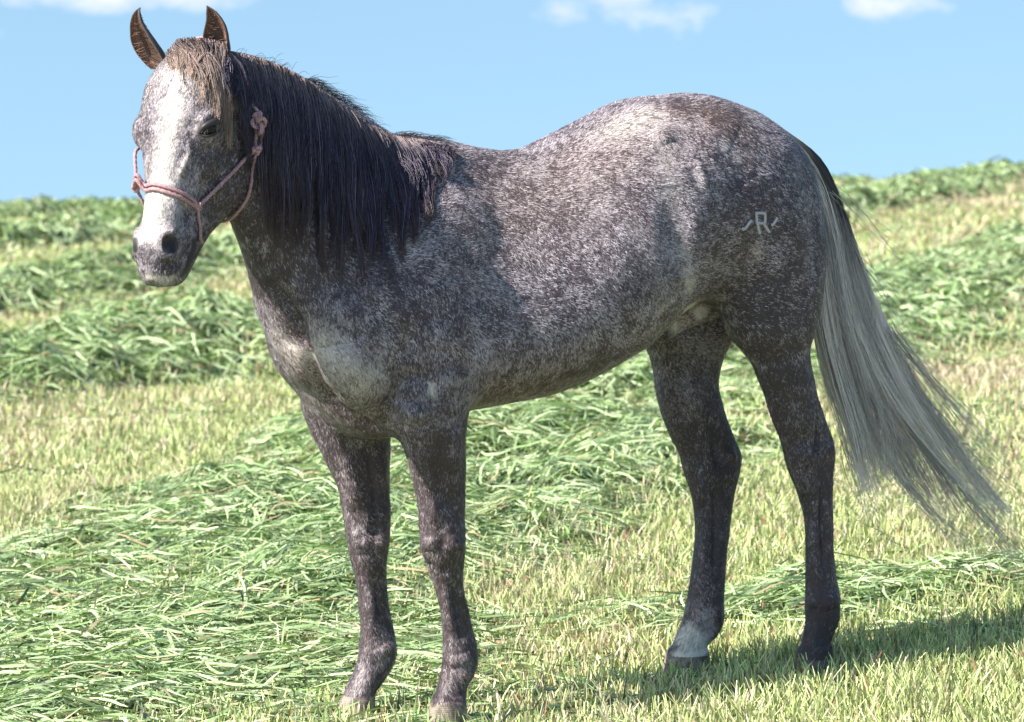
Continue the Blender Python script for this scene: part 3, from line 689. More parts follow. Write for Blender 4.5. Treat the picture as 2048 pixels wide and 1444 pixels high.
lv, lf = join(lid); make_mesh('eyelid', lv, lf, [lidm], horse)

# ---- hair
def strands(P, R, C, name, material, parent, sides=3):
    """P (n, m, 3) paths, R (n, m) radii, C (n, m, 3) colours"""
    n, m, _ = P.shape
    T = np.gradient(P, axis=1); T /= np.linalg.norm(T, axis=2)[..., None]+1e-12
    ref = np.broadcast_to(np.array([.35, .9, .2]), T.shape)
    A = np.cross(T, ref); A /= np.linalg.norm(A, axis=2)[..., None]+1e-9; B = np.cross(T, A)
    VV = np.empty((n, m, sides, 3))
    for k in range(sides):
        a = 2*math.pi*k/sides; VV[:, :, k] = P+(A*math.cos(a)+B*math.sin(a))*R[..., None]
    idx = np.arange(n*m*sides).reshape(n, m, sides)
    q = [np.stack([idx[:, :-1, k], idx[:, :-1, (k+1) % sides], idx[:, 1:, (k+1) % sides], idx[:, 1:, k]], -1).reshape(-1, 4) for k in range(sides)]
    o = make_mesh(name, VV.reshape(-1, 3), np.concatenate(q), [material], parent)
    attr(o, 'col', np.repeat(C.reshape(-1, 3), sides, 0)); return o
def clump(P, K, amt, power=1.2):
    """pull strands towards K random members, more towards the tips"""
    n, m, _ = P.shape; g = rng.choice(n, K, replace=False)
    d = ((P[:, None, 0]-P[None, g, 0])**2).sum(-1)+.4*((P[:, None, m//2]-P[None, g, m//2])**2).sum(-1)
    j = g[np.argmin(d, 1)]; t = np.linspace(0, 1, m)[None, :, None]**power
    a = amt*t*rng.uniform(.6, 1.05, (n, 1, 1)); return P+(P[j]-P)*a, j
def wiggle(P, amp, freq=2.0):
    n, m, _ = P.shape; t = np.linspace(0, 1, m)[None, :, None]
    ph = rng.uniform(0, 6.28, (n, 1, 3)); fr = rng.uniform(.6, 1.4, (n, 1, 3))*freq
    return P+np.sin(t*fr*6.28+ph)*amp*t
def surface_paths(rows, off0, off1, m=14):
    """rows: list of pixel polylines (k,2); each becomes a path following the body"""
    out = []; n = len(rows); offs = rng.uniform(off0, off1, n)
    for i, r in enumerate(rows):
        S_ = smooth_path(np.c_[r, np.zeros(len(r))], m)[:, :2]; pts = [None]*m
        for k, (x, y) in enumerate(S_):
            h_ = hit(x, y)
            if h_ is not None and (k == 0 or pts[k-1] is None or np.linalg.norm(h_[0]-pts[k-1]) < .16): pts[k] = h_[0]+h_[1]*0
            if pts[k] is not None: pts[k] = pts[k]-B2W.T @ ray(x, y)*offs[i]*(.25+.75*min(1, k/3))
            elif k and pts[k-1] is not None:
                d = B2W.T @ ray(x, y); dep = (pts[k-1]-CB) @ d/(d @ d); pts[k] = CB+d*dep
        first = next((p for p in pts if p is not None), None)
        if first is None: continue
        for k in range(m):
            if pts[k] is None:
                x, y = S_[k]; d = B2W.T @ ray(x, y); dep = (first-CB) @ d/(d @ d); pts[k] = CB+d*dep
        out.append(pts)
    P = np.array(out)
    for _ in range(2): P[:, 1:-1] = P[:, 1:-1]*.5+(P[:, :-2]+P[:, 2:])*.25
    return P
def interp(xs, ys): return lambda x: np.interp(x, xs, ys)
crest = interp([440, 465, 520, 570, 620, 680, 740, 800, 850, 900, 940], [92, 98, 110, 128, 156, 198, 243, 268, 274, 288, 300])
hem = interp([440, 480, 520, 560, 620, 680, 740, 800, 850, 900, 940], [180, 330, 480, 520, 560, 590, 590, 550, 510, 450, 360])
drift = interp([440, 500, 560, 650, 740, 800, 900, 940], [10, 30, 22, 20, 30, 45, 35, 25])
M_hair = hair_material('dark_hair', .36)
rows = []; X0 = []
for i in range(5000):
    x = 446+(905-446)*rng.random()**1.1
    if x > 790 and rng.random() < (x-790)/150: continue
    X0.append(x)
    y0 = crest(x)+rng.uniform(3, 14); x1 = x+drift(x)+rng.normal(0, 10); y1 = y0+(hem(x1)-y0)*rng.uniform(.35, 1.0)**.6*rng.uniform(.66, 1.08)
    if x > 830: y1 = y0+(y1-y0)*rng.uniform(.15, .9); x1 = x+(x1-x)*.6
    b = rng.normal(0, 5)
    rows.append([(x-4, y0), (x+(x1-x)*.18+4, y0+(y1-y0)*.14), (x+(x1-x)*.55+b+6, y0+(y1-y0)*.5), (x1, y1)])
P = surface_paths(rows, .006, .034, 15); X0 = np.array(X0[:len(P)])
P, cl = clump(P, 170, .86, .9)
wv = rng.normal(0, 1, (len(P), 1, 3))*.35+rng.normal(0, 1, (len(P), 3))[cl][:, None]; tt_ = np.linspace(0, 1, P.shape[1])[None, :, None]
P = P+wv*.010*np.sin(tt_*7.5+rng.uniform(0, 6.28, len(P))[cl][:, None, None])*tt_; P = wiggle(P, .0025, 1.5)
n, m = P.shape[:2]; t = np.linspace(0, 1, m)
base = np.array([.026, .021, .038])+rng.random((n, 1))*np.array([.035, .028, .045])
lite = (rng.random(n) < .20)[:, None]; base = np.where(lite, np.array([.17, .14, .20])*rng.uniform(.5, 1.2, (n, 1)), base)
topm = np.clip(1-t/.30, 0, 1)[None, :, None]; tip = np.clip((t-.75)/.25, 0, 1)[None, :, None]
topc = np.array([.50, .38, .36])*rng.uniform(.1, 1.1, (n, 1, 1))*(rng.random((n, 1, 1)) < .8)+.02  # crest roots lightened: bleached and grey hairs, plus sunlight painted in
C = base[:, None]*(1-topm*.8)+topc*topm*.8; C = C*(1-tip*.6)+np.array([.085, .045, .035])*tip*.6
Rr = .00095*(1-.75*t[None]**2)*rng.uniform(.7, 1.2, (n, 1))
strands(P, Rr, C, 'mane', M_hair, horse)
# wind-blown wisps along the crest
rows = []; P = []
for i in range(420):
    k = rng.choice(4, p=[.45, .40, .05, .10]); x = (rng.uniform(610, 720), rng.uniform(790, 880), rng.uniform(470, 640), rng.uniform(620, 900))[k]
    y = crest(x)+5; L = rng.uniform(12, (55, 45, 18, 22)[k])
    dirx, diry = (1.0, (.42, .12, .2, .45)[k]); v0 = rng.uniform(-.01, .03)
    p0, p3 = at(x, y, v0), at(x+L*dirx+rng.normal(0, 6), y+L*diry+rng.normal(0, 7)-4, v0+rng.normal(0, .01))
    pm = (p0+p3)/2+np.array([0, 0, rng.uniform(.0, .016)]); tt = np.linspace(0, 1, 8)[:, None]
    P.append(p0*(1-tt)**2+2*pm*tt*(1-tt)+p3*tt**2)
P = wiggle(np.array(P), .003, 1.2); n, m = P.shape[:2]; t = np.linspace(0, 1, m)
C = np.broadcast_to((np.array([.05, .035, .035])*rng.uniform(.5, 3.0, (n, 1)))[:, None], (n, m, 3))
strands(P, .0007*(1-.6*t[None])*np.ones((n, 1)), C, 'mane_wisps', M_hair, horse)
# forelock
rows = []
for i in range(1000):
    a = rng.random()**.8
    x0 = 330+a*124; y0 = 82-9*math.sin(math.pi*min(1, a*1.1))+rng.uniform(0, 12)+(22*(1-a/.2) if a < .2 else 0)
    if a < .38 and rng.random() < .75:
        x1 = x0+rng.uniform(-14, 16)+rng.normal(0, 4); y1 = y0+rng.uniform(18, 92)*(.6+a); pts = [(x0, y0), (x0*.6+x1*.4-3, y0*.6+y1*.4), (x1, y1)]
    else:
        e = rng.choice(7, p=[.18, .12, .28, .20, .12, .08, .02])
        ex, ey, bw = [(404, 200, 8), (442, 268, 10), (460, 290, 6), (476, 225, -10), (378, 162, 4), (428, 240, 14), (412, 250, 16)][e]
        L = rng.uniform(.6, 1.06)**.5; x1 = ex+rng.normal(0, 4); y1 = ey+rng.normal(0, 7)
        x1 = x0+(x1-x0)*L; y1 = y0+(y1-y0)*L; k = rng.normal(0, 4)
        pts = [(x0, y0), (x0+(x1-x0)*.40+k, y0+(y1-y0)*.22), (x0+(x1-x0)*.85+bw*.5+k, y0+(y1-y0)*.6), (x0+(x1-x0)*1.0+bw*.3, y0+(y1-y0)*.82), (x1, y1)]
    rows.append(pts)
P = surface_paths(rows, .004, .024, 14); P, cl = clump(P, 60, .95, .6); P = wiggle(P, .0025, 1.3)
n, m = P.shape[:2]; t = np.linspace(0, 1, m)[None, :, None]
rt = np.where(rng.random((n, 1, 1)) < .5, np.array([.05, .035, .04]), np.array([.34, .25, .24]))*rng.uniform(.6, 1.2, (n, 1, 1)); tp = np.array([.48, .35, .28])*rng.uniform(.3, 1.2, (n, 1, 1))
C = rt*(1-t**.9)+tp*t**.9
strands(P, .00085*(1-.6*t[..., 0])*np.ones((n, 1)), C, 'forelock', hair_material('forelock_hair', .42), horse)
# ear tufts
for (rows_, D, fc) in ((rowsR, DE+.04, (-.55, -.8, 0)), (rowsL, DE-.03, (-.12, -1, 0))):
    P = []
    for i in range(80):
        k = rng.integers(0, 19); cx, hw, y = rows_[k]; sgn = rng.choice([-1, 1]); e = rng.uniform(.55, .92)
        p0 = CAMP+ray(cx+sgn*hw*e, y)*(D+.008-.02*e*0+ .02*(1-e)); p1 = CAMP+ray(cx+sgn*hw*(e-.5)+rng.normal(0, 2), y-rng.uniform(-4, 10))*(D-.005)
        tt = np.linspace(0, 1, 6)[:, None]; P.append(w2b(p0*(1-tt)+p1*tt+np.array([0, -.004, 0])*np.sin(tt*3.14)))
    P = np.array(P); n, m = P.shape[:2]
    C = np.broadcast_to((np.array([.26, .15, .10])*rng.uniform(.3, 1.3, (n, 1)))[:, None], (n, m, 3))
    strands(P, .0007*np.ones((n, m))*np.linspace(1, .3, m), C, 'ear_fringe', M_hair, horse)
# tail
Lc = np.array([(1578, 276), (1618, 400), (1634, 520), (1626, 640), (1655, 760), (1692, 880), (1705, 970), (1715, 1040)], float)
Rc = np.array([(1566, 257), (1650, 320), (1692, 440), (1722, 540), (1768, 650), (1828, 770), (1930, 900), (2110, 1115)], float)
def tailpath(a, t, wob=0):
    X = t*(len(Lc)-1); L = np.stack([np.interp(X, np.arange(len(Lc)), Lc[:, i]) for i in (0, 1)], 1); R = np.stack([np.interp(X, np.arange(len(Rc)), Rc[:, i]) for i in (0, 1)], 1)
    return L*(1-a)+R*a
P = []; A_ = []
for i in range(3600):
    a = rng.beta(1.0, 1.0); e = rng.uniform(.30, 1.0)**.38*(.90+.10*a); t = np.linspace(0, 1, 22); tt = t*e
    da = rng.normal(0, .10); aa = np.clip(a+da*np.sin(t*3.0), -.03, 1.05)
    p2 = np.stack([tailpath(aa[k], tt[k:k+1])[0] for k in range(22)])
    v0 = rng.normal(0, .018); v1 = rng.normal(.02, .045); vv = v0+(v1-v0)*t+.02*(1-t)*(1 if a < .5 else 0)
    P.append([at(p2[k, 0], p2[k, 1], vv[k]) for k in range(22)]); A_.append(a)
P = np.array(P); A_ = np.array(A_)
for _ in range(3): P[:, 1:-1] = P[:, 1:-1]*.4+(P[:, :-2]+P[:, 2:])*.3
P, cl = clump(P, 120, .86, .6)
wv = rng.normal(0, 1, (len(P), 3))[cl][:, None]*np.array([1, .6, .6]); tt_ = np.linspace(0, 1, P.shape[1])[None, :, None]
P = P+wv*.017*np.sin(tt_*6.5+rng.uniform(0, 6.28, len(P))[cl][:, None, None])*tt_; P = wiggle(P, .005, 1.1)
n, m = P.shape[:2]; t = np.linspace(0, 1, m)[None, :, None]; a = A_[cl][:, None, None]
lum = rng.beta(1.2, 1.2, (n, 1, 1))*.3+rng.beta(.45, .45, n)[cl][:, None, None]*.7
silver = np.array([.98, .90, .87]); dark = np.array([.055, .05, .065])
gmix = np.clip(.30+.45*(1-a)+1.5*t-1.1*np.clip((a-.4)*2.5, 0, 1)*np.clip(1.25-1.6*t, 0, 1), .04, 1)*(.26+1.4*lum); gmix = np.clip(gmix, 0, 1)
C = dark*(1-gmix)+silver*gmix
dockm = np.clip(1-t/.13, 0, 1)*(.4+.6*(a > .4))*(a > .0); C = C*(1-dockm)+np.array([.55, .42, .33])*dockm
strands(P, .0010*(1-.7*t[..., 0]**1.5)*rng.uniform(.7, 1.2, (n, 1)), C, 'tail', hair_material('tail_hair', .36), horse)
# loose tail hairs
P = []
for (x0, y0), (x1, y1), (x2, y2), k in [((1660, 370), (1740, 440), (1818, 545), 10), ((1725, 520), (1790, 590), (1835, 685), 12), ((1780, 660), (1890, 800), (2000, 925), 60), ((1810, 760), (1900, 890), (2010, 1000), 60), ((1700, 900), (1730, 1000), (1760, 1060), 14), ((1830, 860), (1930, 1000), (2045, 1125), 80), ((1780, 920), (1850, 1020), (1950, 1110), 60)]:
    for _ in range(k):
        j = rng.normal(0, 1, 6)*np.array([10, 9, 17, 17, 26, 26]); v0 = rng.normal(.01, .03); t = np.linspace(0, 1, 16)
        X = (1-t)**2*(x0+j[0])+2*t*(1-t)*(x1+j[2])+t*t*(x2+j[4]); Y = (1-t)**2*(y0+j[1])+2*t*(1-t)*(y1+j[3])+t*t*(y2+j[5])
        P.append([at(X[q], Y[q], v0+.03*t[q]) for q in range(16)])
P = wiggle(np.array(P), .006, 1.0); n, m = P.shape[:2]
C = np.broadcast_to((np.array([.75, .70, .65])*rng.uniform(.3, 1.2, (n, 1)))[:, None], (n, m, 3))
strands(P, .0008*np.ones((n, m))*np.linspace(1, .4, m), C, 'tail_wisps', M_hair, horse)

# ---- brand: white hair marks lying on the coat
Z = lambda x, y: (1440+x/9.625, 390+y/9.625)
marks = [[Z(660, 350), Z(760, 345), Z(860, 350), Z(866, 440), Z(860, 540), Z(780, 540), Z(708, 535), Z(700, 440), Z(694, 350)], [Z(715, 540), Z(735, 640), Z(762, 745)], [Z(830, 545), Z(890, 630), Z(945, 715)],
         [Z(405, 625), Z(445, 665), Z(500, 620), Z(545, 555), Z(605, 490)], [Z(965, 575), Z(1020, 570), Z(1070, 490), Z(1100, 440)]]
parts = []; BRAND_P = []
for mk in marks:
    P = []
    for (x0, y0), (x1, y1) in zip(mk[:-1], mk[1:]):
        for t in np.linspace(0, 1, 8)[:-1]: P.append(surf(x0+(x1-x0)*t, y0+(y1-y0)*t, .0005))
    P.append(surf(*mk[-1], .0005)); parts.append(tube(np.array(P), .0042, 8)); BRAND_P.append(np.array(P))
bv, bf = join(parts); M_brand, bnt, bb = mat('white_brand_hair'); nn = noise(bnt, 260, 2)
bnt.links.new(mix(bnt, maprange(bnt, nn.outputs[0], .35, .6), (.24, .24, .28), (.56, .56, .62)), bb.inputs['Base Color']); bb.inputs['Roughness'].default_value = .7
make_mesh('brand_mark', bv, bf, [M_brand], horse)
# ---- short coat hairs over the whole body
_T3 = np.random.default_rng(5).random((64, 64, 64))
def noise3(P, s, seed=0):
    X = P*s+seed*7.3; I = np.floor(X).astype(int); F_ = X-I; F_ = F_*F_*(3-2*F_); out = 0
    for a in (0, 1):
        for b in (0, 1):
            for c in (0, 1):
                w_ = np.abs(1-a-F_[:, 0])*np.abs(1-b-F_[:, 1])*np.abs(1-c-F_[:, 2]); out = out+w_*_T3[(I[:, 0]+a) % 64, (I[:, 1]+b) % 64, (I[:, 2]+c) % 64]
    return out
NH_ = 330000
tri = V[Q]; ar = np.linalg.norm(np.cross(tri[:, 2]-tri[:, 0], tri[:, 3]-tri[:, 1]), axis=1)/2
fc_ = tri.mean(1); wgt = ar*(1+1.2*(fc_[:, 0] > .5))
qi = rng.choice(len(Q), NH_, p=wgt/wgt.sum()); a_, b_ = rng.random((2, NH_, 1))
bl = lambda A: (A[Q[qi, 0]]*(1-a_)+A[Q[qi, 1]]*a_)*(1-b_)+(A[Q[qi, 3]]*(1-a_)+A[Q[qi, 2]]*a_)*b_
R0 = bl(V); RN = bl(vnormals(V, Q)); RN /= np.linalg.norm(RN, axis=1)[:, None]
one = lambda A: bl(A[:nB, None])[:, 0]
rp, rw, rs = one(pale), one(warm), one(skin)
flow = np.tile(np.array([-.9, 0, -.45]), (NH_, 1))
legw = (1-sm(R0[:, 2], .85, 1.05))[:, None]; flow = flow*(1-legw)+np.array([-.15, 0, -1.])*legw
nw = (sm(R0[:, 0], .15, .4)*(R0[:, 2] > 1))[:, None]; flow = flow*(1-nw)+np.array([-.6, 0, -.8])*nw
hd2 = R0-HP; s2 = hd2 @ AH; isH = ((s2 > -.05) & (s2 < .7) & (R0[:, 0] > .45) & (hd2 @ NH > -.3))[:, None]; flow = np.where(isH, AH, flow)
ang = (noise3(R0, 7, 1)-.5)*1.6+rng.normal(0, .28, NH_)
flow = flow-RN*np.sum(flow*RN, 1)[:, None]; flow /= np.linalg.norm(flow, axis=1)[:, None]+1e-9
SD = np.cross(RN, flow); D_ = flow*np.cos(ang)[:, None]+SD*np.sin(ang)[:, None]; SD = np.cross(RN, D_)
Lh = rng.uniform(.006, .012, NH_)*np.where(isH[:, 0], .62, 1.0)*np.where(R0[:, 2] < .2, 1.25, 1)
db = np.full(NH_, 9.0)
for P in BRAND_P: db = np.minimum(db, polydist(R0, P))
mx_ = (.42*noise3(R0, 190, 2)+.30*noise3(R0, 75, 3)+.28*noise3(R0, 34, 4)); pr = rp*1.0+(mx_-.5)*2.0-.17+(noise3(R0, 6, 6)-.5)*.25+(noise3(R0*np.array([1, 1, .8]), 17, 8)-.5)*.42
pw_ = np.clip((pr-.15)*1.25, .03, .97); white = rng.random(NH_) < pw_
dk = np.array([.045, .037, .058])*(1-rw[:, None])+np.array([.082, .052, .050])*rw[:, None]
lt = np.array([.52, .48, .57])*(1-rw[:, None])+np.array([.60, .50, .49])*rw[:, None]
hi_ = sm(rp, .6, 1.0)[:, None]; dk = dk*(1-hi_)+np.array([.34, .29, .26])*hi_; lt = lt*(1-hi_)+np.array([.64, .60, .54])*hi_
lg_ = np.clip(.50+legw*.5+.2*nw, 0, 1)*(1-hi_*.6); soft = dk*(1-pw_[:, None]*.75)+lt*pw_[:, None]*.75
cc_ = (np.where(white[:, None], lt, dk)*(1-.72*lg_)+soft*.72*lg_)*rng.uniform(.6, 1.25, (NH_, 1)); cc_ = cc_*(1-rs[:, None])+np.array([.018, .015, .017])*rs[:, None]
keep = (db > .0050) & ~((rs > .5) & isH[:, 0]) & (R0[:, 2] > np.where(R0[:, 0] > -.5, .055, .10)) & (np.linalg.norm(R0-EYEC, axis=1) > .030)
keep &= ~((R0[:, 0] < -.5) & (R0[:, 2] < .09))
R0, RN, D_, SD, Lh, cc_ = R0[keep], RN[keep], D_[keep], SD[keep], Lh[keep], cc_[keep]; n = len(R0)
tq = np.array([0, .5, 1.0])[None, :, None]; lift = rng.uniform(.10, .34, (n, 1, 1))
HPth = R0[:, None]+D_[:, None]*Lh[:, None, None]*tq+RN[:, None]*(Lh[:, None, None]*lift*tq*(1-.35*tq)+.0002)
Wd = rng.uniform(.0005, .0009, n)[:, None]*np.array([1, .9, .25])[None]
VV = np.empty((n, 3, 2, 3)); VV[:, :, 0] = HPth-SD[:, None]*Wd[..., None]; VV[:, :, 1] = HPth+SD[:, None]*Wd[..., None]
ix = np.arange(n*6).reshape(n, 3, 2); FF = np.stack([ix[:, :-1, 0], ix[:, :-1, 1], ix[:, 1:, 1], ix[:, 1:, 0]], -1).reshape(-1, 4)
ch = make_mesh('coat_hair', VV.reshape(-1, 3), FF, [hair_material('coat_hair', .5)], horse); attr(ch, 'col', np.repeat(cc_, 6, 0))
# whiskers and lashes
for nm, boxes, cnt, Lr in (('whiskers', (296, 358, 538, 560), 34, (.010, .032)), ('eyelash', (402, 442, 240, 252), 16, (.006, .014))):
    P = []
    for i in range(cnt):
        x, y = rng.uniform(boxes[0], boxes[1]), rng.uniform(boxes[2], boxes[3])
        if nm == 'eyelash': y = 262-.42*(x-402)+rng.normal(0, 1)
        h_ = hit(x, y)
        if h_ is None: continue
        d = NRM(h_[1]+rng.normal(0, .22, 3)+np.array([0, 0, -.3])); L = rng.uniform(*Lr)
        P.append([h_[0]+d*L*t+np.array([0, 0, -.004*t*t]) for t in np.linspace(0, 1, 5)])
    P = np.array(P); n, m = P.shape[:2]; strands(P, .0004*np.ones((n, m))*np.linspace(1, .4, m), np.broadcast_to((np.array([.3, .28, .26])*rng.uniform(.1, 1.5, (n, 1)))[:, None], (n, m, 3)), nm, M_hair, horse)
# sheath under the belly
# ------------------------------------------------------------------ rope halter
halter = rootobj('rope_halter'); tag(halter, 'braided dusty pink rope halter tied on the horse\'s head', 'halter')
M_rope = rope_material()
def rope(name, pts, r, n=None, tw=420):
    P = np.array([p for p in pts if p is not None]); L = np.sum(np.linalg.norm(np.diff(P, axis=0), axis=1)); n = n or int(L/.0032)+4
    v, f = tube(smooth_path(P, n), r, 12, tw, 3, .13); return make_mesh(name, v, f, [M_rope], halter)
def knot(c, size, r, ax, name='knot', el=1.0):
    t = np.linspace(0, 2*math.pi, 90); A = ax
    K = np.stack([(np.sin(t)+2*np.sin(2*t))/3, (np.cos(t)-2*np.cos(2*t))/3*el, -np.sin(3*t)*.55], 1)*size
    v, f = tube(K @ A+c, r, 10, 420, 3, .12); return make_mesh(name, v, f, [M_rope], halter)
VW = np.stack([w2b(OR+np.array([1, 0, 0])), np.array([0, 0, 1.0]), w2b(OR+np.array([0, -1.0, 0]))])      # x right, z up, towards the viewer's side
nl, nr = surf(391, 412, .010), H(.365, -.035, -.088)
for off in (-.0065, .0065):
    mid = [surf(x, y+off*790*1.0, .006) for x, y in ((384, 404), (360, 391), (333, 380), (310, 374), (294, 376), (286, 381))]
    rope('noseband', [nl]+mid+[H(.355+off, .008, -.055), H(.36+off, -.015, -.078), nr], .0050)
cp = surf(501, 300, .026)
rope('cheek_rope', [nl, surf(410, 394, .009), surf(440, 365, .008), surf(470, 334, .008), surf(490, 311, .012), cp], .0045)
rk = H(.20, -.17, -.100)
rope('cheek_rope', [nr, H(.32, -.045, -.104), H(.27, -.05, -.118), H(.245, -.08, -.124), H(.22, -.13, -.108), rk], .0045)
throat = [cp, surf(501, 335, .010), surf(499, 365, .010), surf(492, 392, .010), surf(478, 415, .008), H(.385, -.262, .045), H(.385, -.272, 0), H(.35, -.27, -.06), H(.28, -.25, -.10), rk]
rope('throat_rope', throat, .0040)
rope('chin_rope', [nl, surf(394, 432, .006), surf(397, 455, .006), surf(397, 476, .006), H(.475, -.165, .045), H(.478, -.20, 0), H(.47, -.16, -.055), H(.42, -.09, -.075), nr], .0040)
bk = surf(501, 252, .032)
rope('crown_rope', [bk+VW[1]*.03, surf(492, 200, .012), surf(482, 165, .014), surf(470, 130, .012), H(-.035, -.09, .03), H(-.04, -.10, -.03), H(.02, -.13, -.11), H(.12, -.16, -.118), rk], .0042)
rope('tail_end', [cp, surf(503, 285, .016), bk], .0055); rope('tail_end', [cp+VW[0]*.008, surf(512, 282, .018), bk+VW[0]*.012], .0050)
knot(bk, .017, .0056, VW, 'fiador_knot', 1.35); knot(bk+VW[1]*.022-VW[0]*.002, .010, .0050, VW[[1, 0, 2]], 'fiador_knot')
knot(cp, .0095, .0050, VW); knot(nl, .0080, .0045, VW[[1, 0, 2]]); knot(nr, .010, .0052, VW[[2, 1, 0]])

# ------------------------------------------------------------------ field
def vnoise(x, y, seed=0):
    """smooth value noise"""
    r = np.random.default_rng(seed).random((256, 256)); xi = np.floor(x).astype(int); yi = np.floor(y).astype(int); fx, fy = x-xi, y-yi
    fx = fx*fx*(3-2*fx); fy = fy*fy*(3-2*fy); g = lambda a, b: r[a % 256, b % 256]
    return (g(xi, yi)*(1-fx)+g(xi+1, yi)*fx)*(1-fy)+(g(xi, yi+1)*(1-fx)+g(xi+1, yi+1)*fx)*fy
ROWS = [(-2.15, 3.6, 1.45, .17), (-6.9, 3.9, 1.15, .24), (-11.2, 4.2, 1.2, .26), (-18.2, 4.2, 1.5, .30), (-26.0, 4.3, 1.6, .3), (4.6, 3.4, 1.0, .16), (9.5, 3.4, 1.1, .2)]
def hay(x, y):
    m = np.zeros_like(x)
    for x0, sl_, hw, h in ROWS:
        d = (x-(x0+y/sl_)+.35*np.sin(y*.35+x0)+ (vnoise(x*.9, y*.9, 3)-.5)*.9)/hw
        m = np.maximum(m, np.clip(1.25-d*d*1.25, 0, 1)*(h/.24))
    # the loose swath behind and to the right of the hind feet
    d = np.abs(y-(1.75+.10*(x-1.0))+(vnoise(x*2, y*2, 5)-.5)*.7)/.62; k = np.clip(1.2-d*d*1.2, 0, 1)*np.clip((x-.05)/.8, 0, 1)*.55
    pt = .45+1.5*np.clip(vnoise(x*1.1+7, y*.8, 51)*.6+vnoise(x*2.7, y*2.1, 52)*.4-.12, 0, 1)
    return np.clip(np.maximum(m, k)*np.clip(pt, .35, 1.1), 0, 1.2)
def gz(x, y):
    b = -.004+.04*(x+.25)+.0118*y-.007*np.clip(y-64, 0, 50)**1.5 - .08*np.clip(y-114, 0, 400)
    b = b-.02*np.clip(np.abs(x)-25, 0, 60)*0
    m = hay(x, y); far = np.clip((y-3)/20, 0, 1)
    h = m*(.055+.17*np.clip((y-1)/6, 0, 1))*(.35+.7*vnoise(x*1.9, y*1.9, 9)+.6*vnoise(x*5.5, y*5.5, 14))+np.clip(m, 0, 1)*(vnoise(x*11, y*11, 15)-.5)*.055
    return b+h+(vnoise(x*3, y*3, 11)-.5)*.02+(vnoise(x*.5, y*.5, 12)-.5)*(.03+.12*far)
ys = np.unique(np.concatenate([np.arange(-14, -1, .5), np.arange(-1, 8, .06), np.arange(8, 30, .16), np.arange(30, 110, .5), np.arange(110, 420, 6)]))
NX = 260
gx = np.tan(np.linspace(-1.25, 1.25, NX))/np.tan(1.25)
gx = np.sign(gx)*np.abs(gx)
Yg, Sg = np.meshgrid(ys, np.linspace(-1, 1, NX), indexing='ij')
Xg = (Sg*.62+Sg**5*6)*np.maximum(6, (Yg+10)*.45)
Zg = gz(Xg, Yg); GV = np.stack([Xg, Yg, Zg], -1).reshape(-1, 3)
ii = np.arange(len(ys)*NX).reshape(len(ys), NX)
GF = np.stack([ii[:-1, :-1], ii[:-1, 1:], ii[1:, 1:], ii[1:, :-1]], -1).reshape(-1, 4)
ground = make_mesh('ground', GV, GF, [soil_material()])
attr(ground, 'hay', np.clip(hay(Xg, Yg).ravel()*1.4, 0, 1)); tag(ground, kind='structure')

def ribbons(P, W, C, S, name, material):
    """P (n, m, 3) centre lines, W (n, m) half widths, S (n, 3) side vectors"""
    n, m, _ = P.shape; VV = np.empty((n, m, 2, 3)); VV[:, :, 0] = P-S[:, None]*W[..., None]; VV[:, :, 1] = P+S[:, None]*W[..., None]
    ii = np.arange(n*m*2).reshape(n, m, 2); F = np.stack([ii[:, :-1, 0], ii[:, :-1, 1], ii[:, 1:, 1], ii[:, 1:, 0]], -1).reshape(-1, 4)
    o = make_mesh(name, VV.reshape(-1, 3), F, [material], smooth=True); attr(o, 'col', np.repeat(C.reshape(-1, 3), 2, 0)); tag(o, kind='stuff'); return o
FEET = [w_[:2] for w_ in (b2w(at(895, 1450, .13)), b2w(at(710, 1425, -.13)), b2w(at(1370, 1345, -.13)), b2w(at(1628, 1350, .13)))]
def trod(x, y):
    k = np.ones(len(x), bool)
    for fx, fy in FEET: k &= ((((x-fx)/.13)**2+((y-fy+.10)/.22)**2) > 1) | (rng.random(len(x)) < .30)
    return k
def scatter(y0, y1, dens, pad=1.0):
    a, b = scatter0(y0, y1, dens, pad)
    if y0 < 3: return a, b
    # thinner cover out to the sides, where only another viewpoint would look
    p2 = {3: 3, 7: 5, 14: 9, 30: 22}[int(y0)]; n = int(dens*.45*(y1-y0)*2*p2); y = rng.uniform(y0, y1, n); x = (.1347*(y+10)+pad+rng.random(n)*p2)*rng.choice([-1, 1], n)
    return np.r_[a, x], np.r_[b, y]
def scatter0(y0, y1, dens, pad=1.0):
    n = int(dens*(y1-y0)*2*(.1347*((y0+y1)/2+10)+pad)); y = rng.uniform(y0, y1, n*2); x = rng.uniform(-1, 1, n*2)
    hwid = .1347*(y+10)+pad; keep = rng.random(n*2) < hwid/hwid.max()*.75; y = y[keep][:n]; x = (x*hwid.max() if False else x*hwid)[keep][:n]
    return x, y
M_blade = blade_material('grass_blade'); QD = .35 if DEV == 'fast' else 1.0
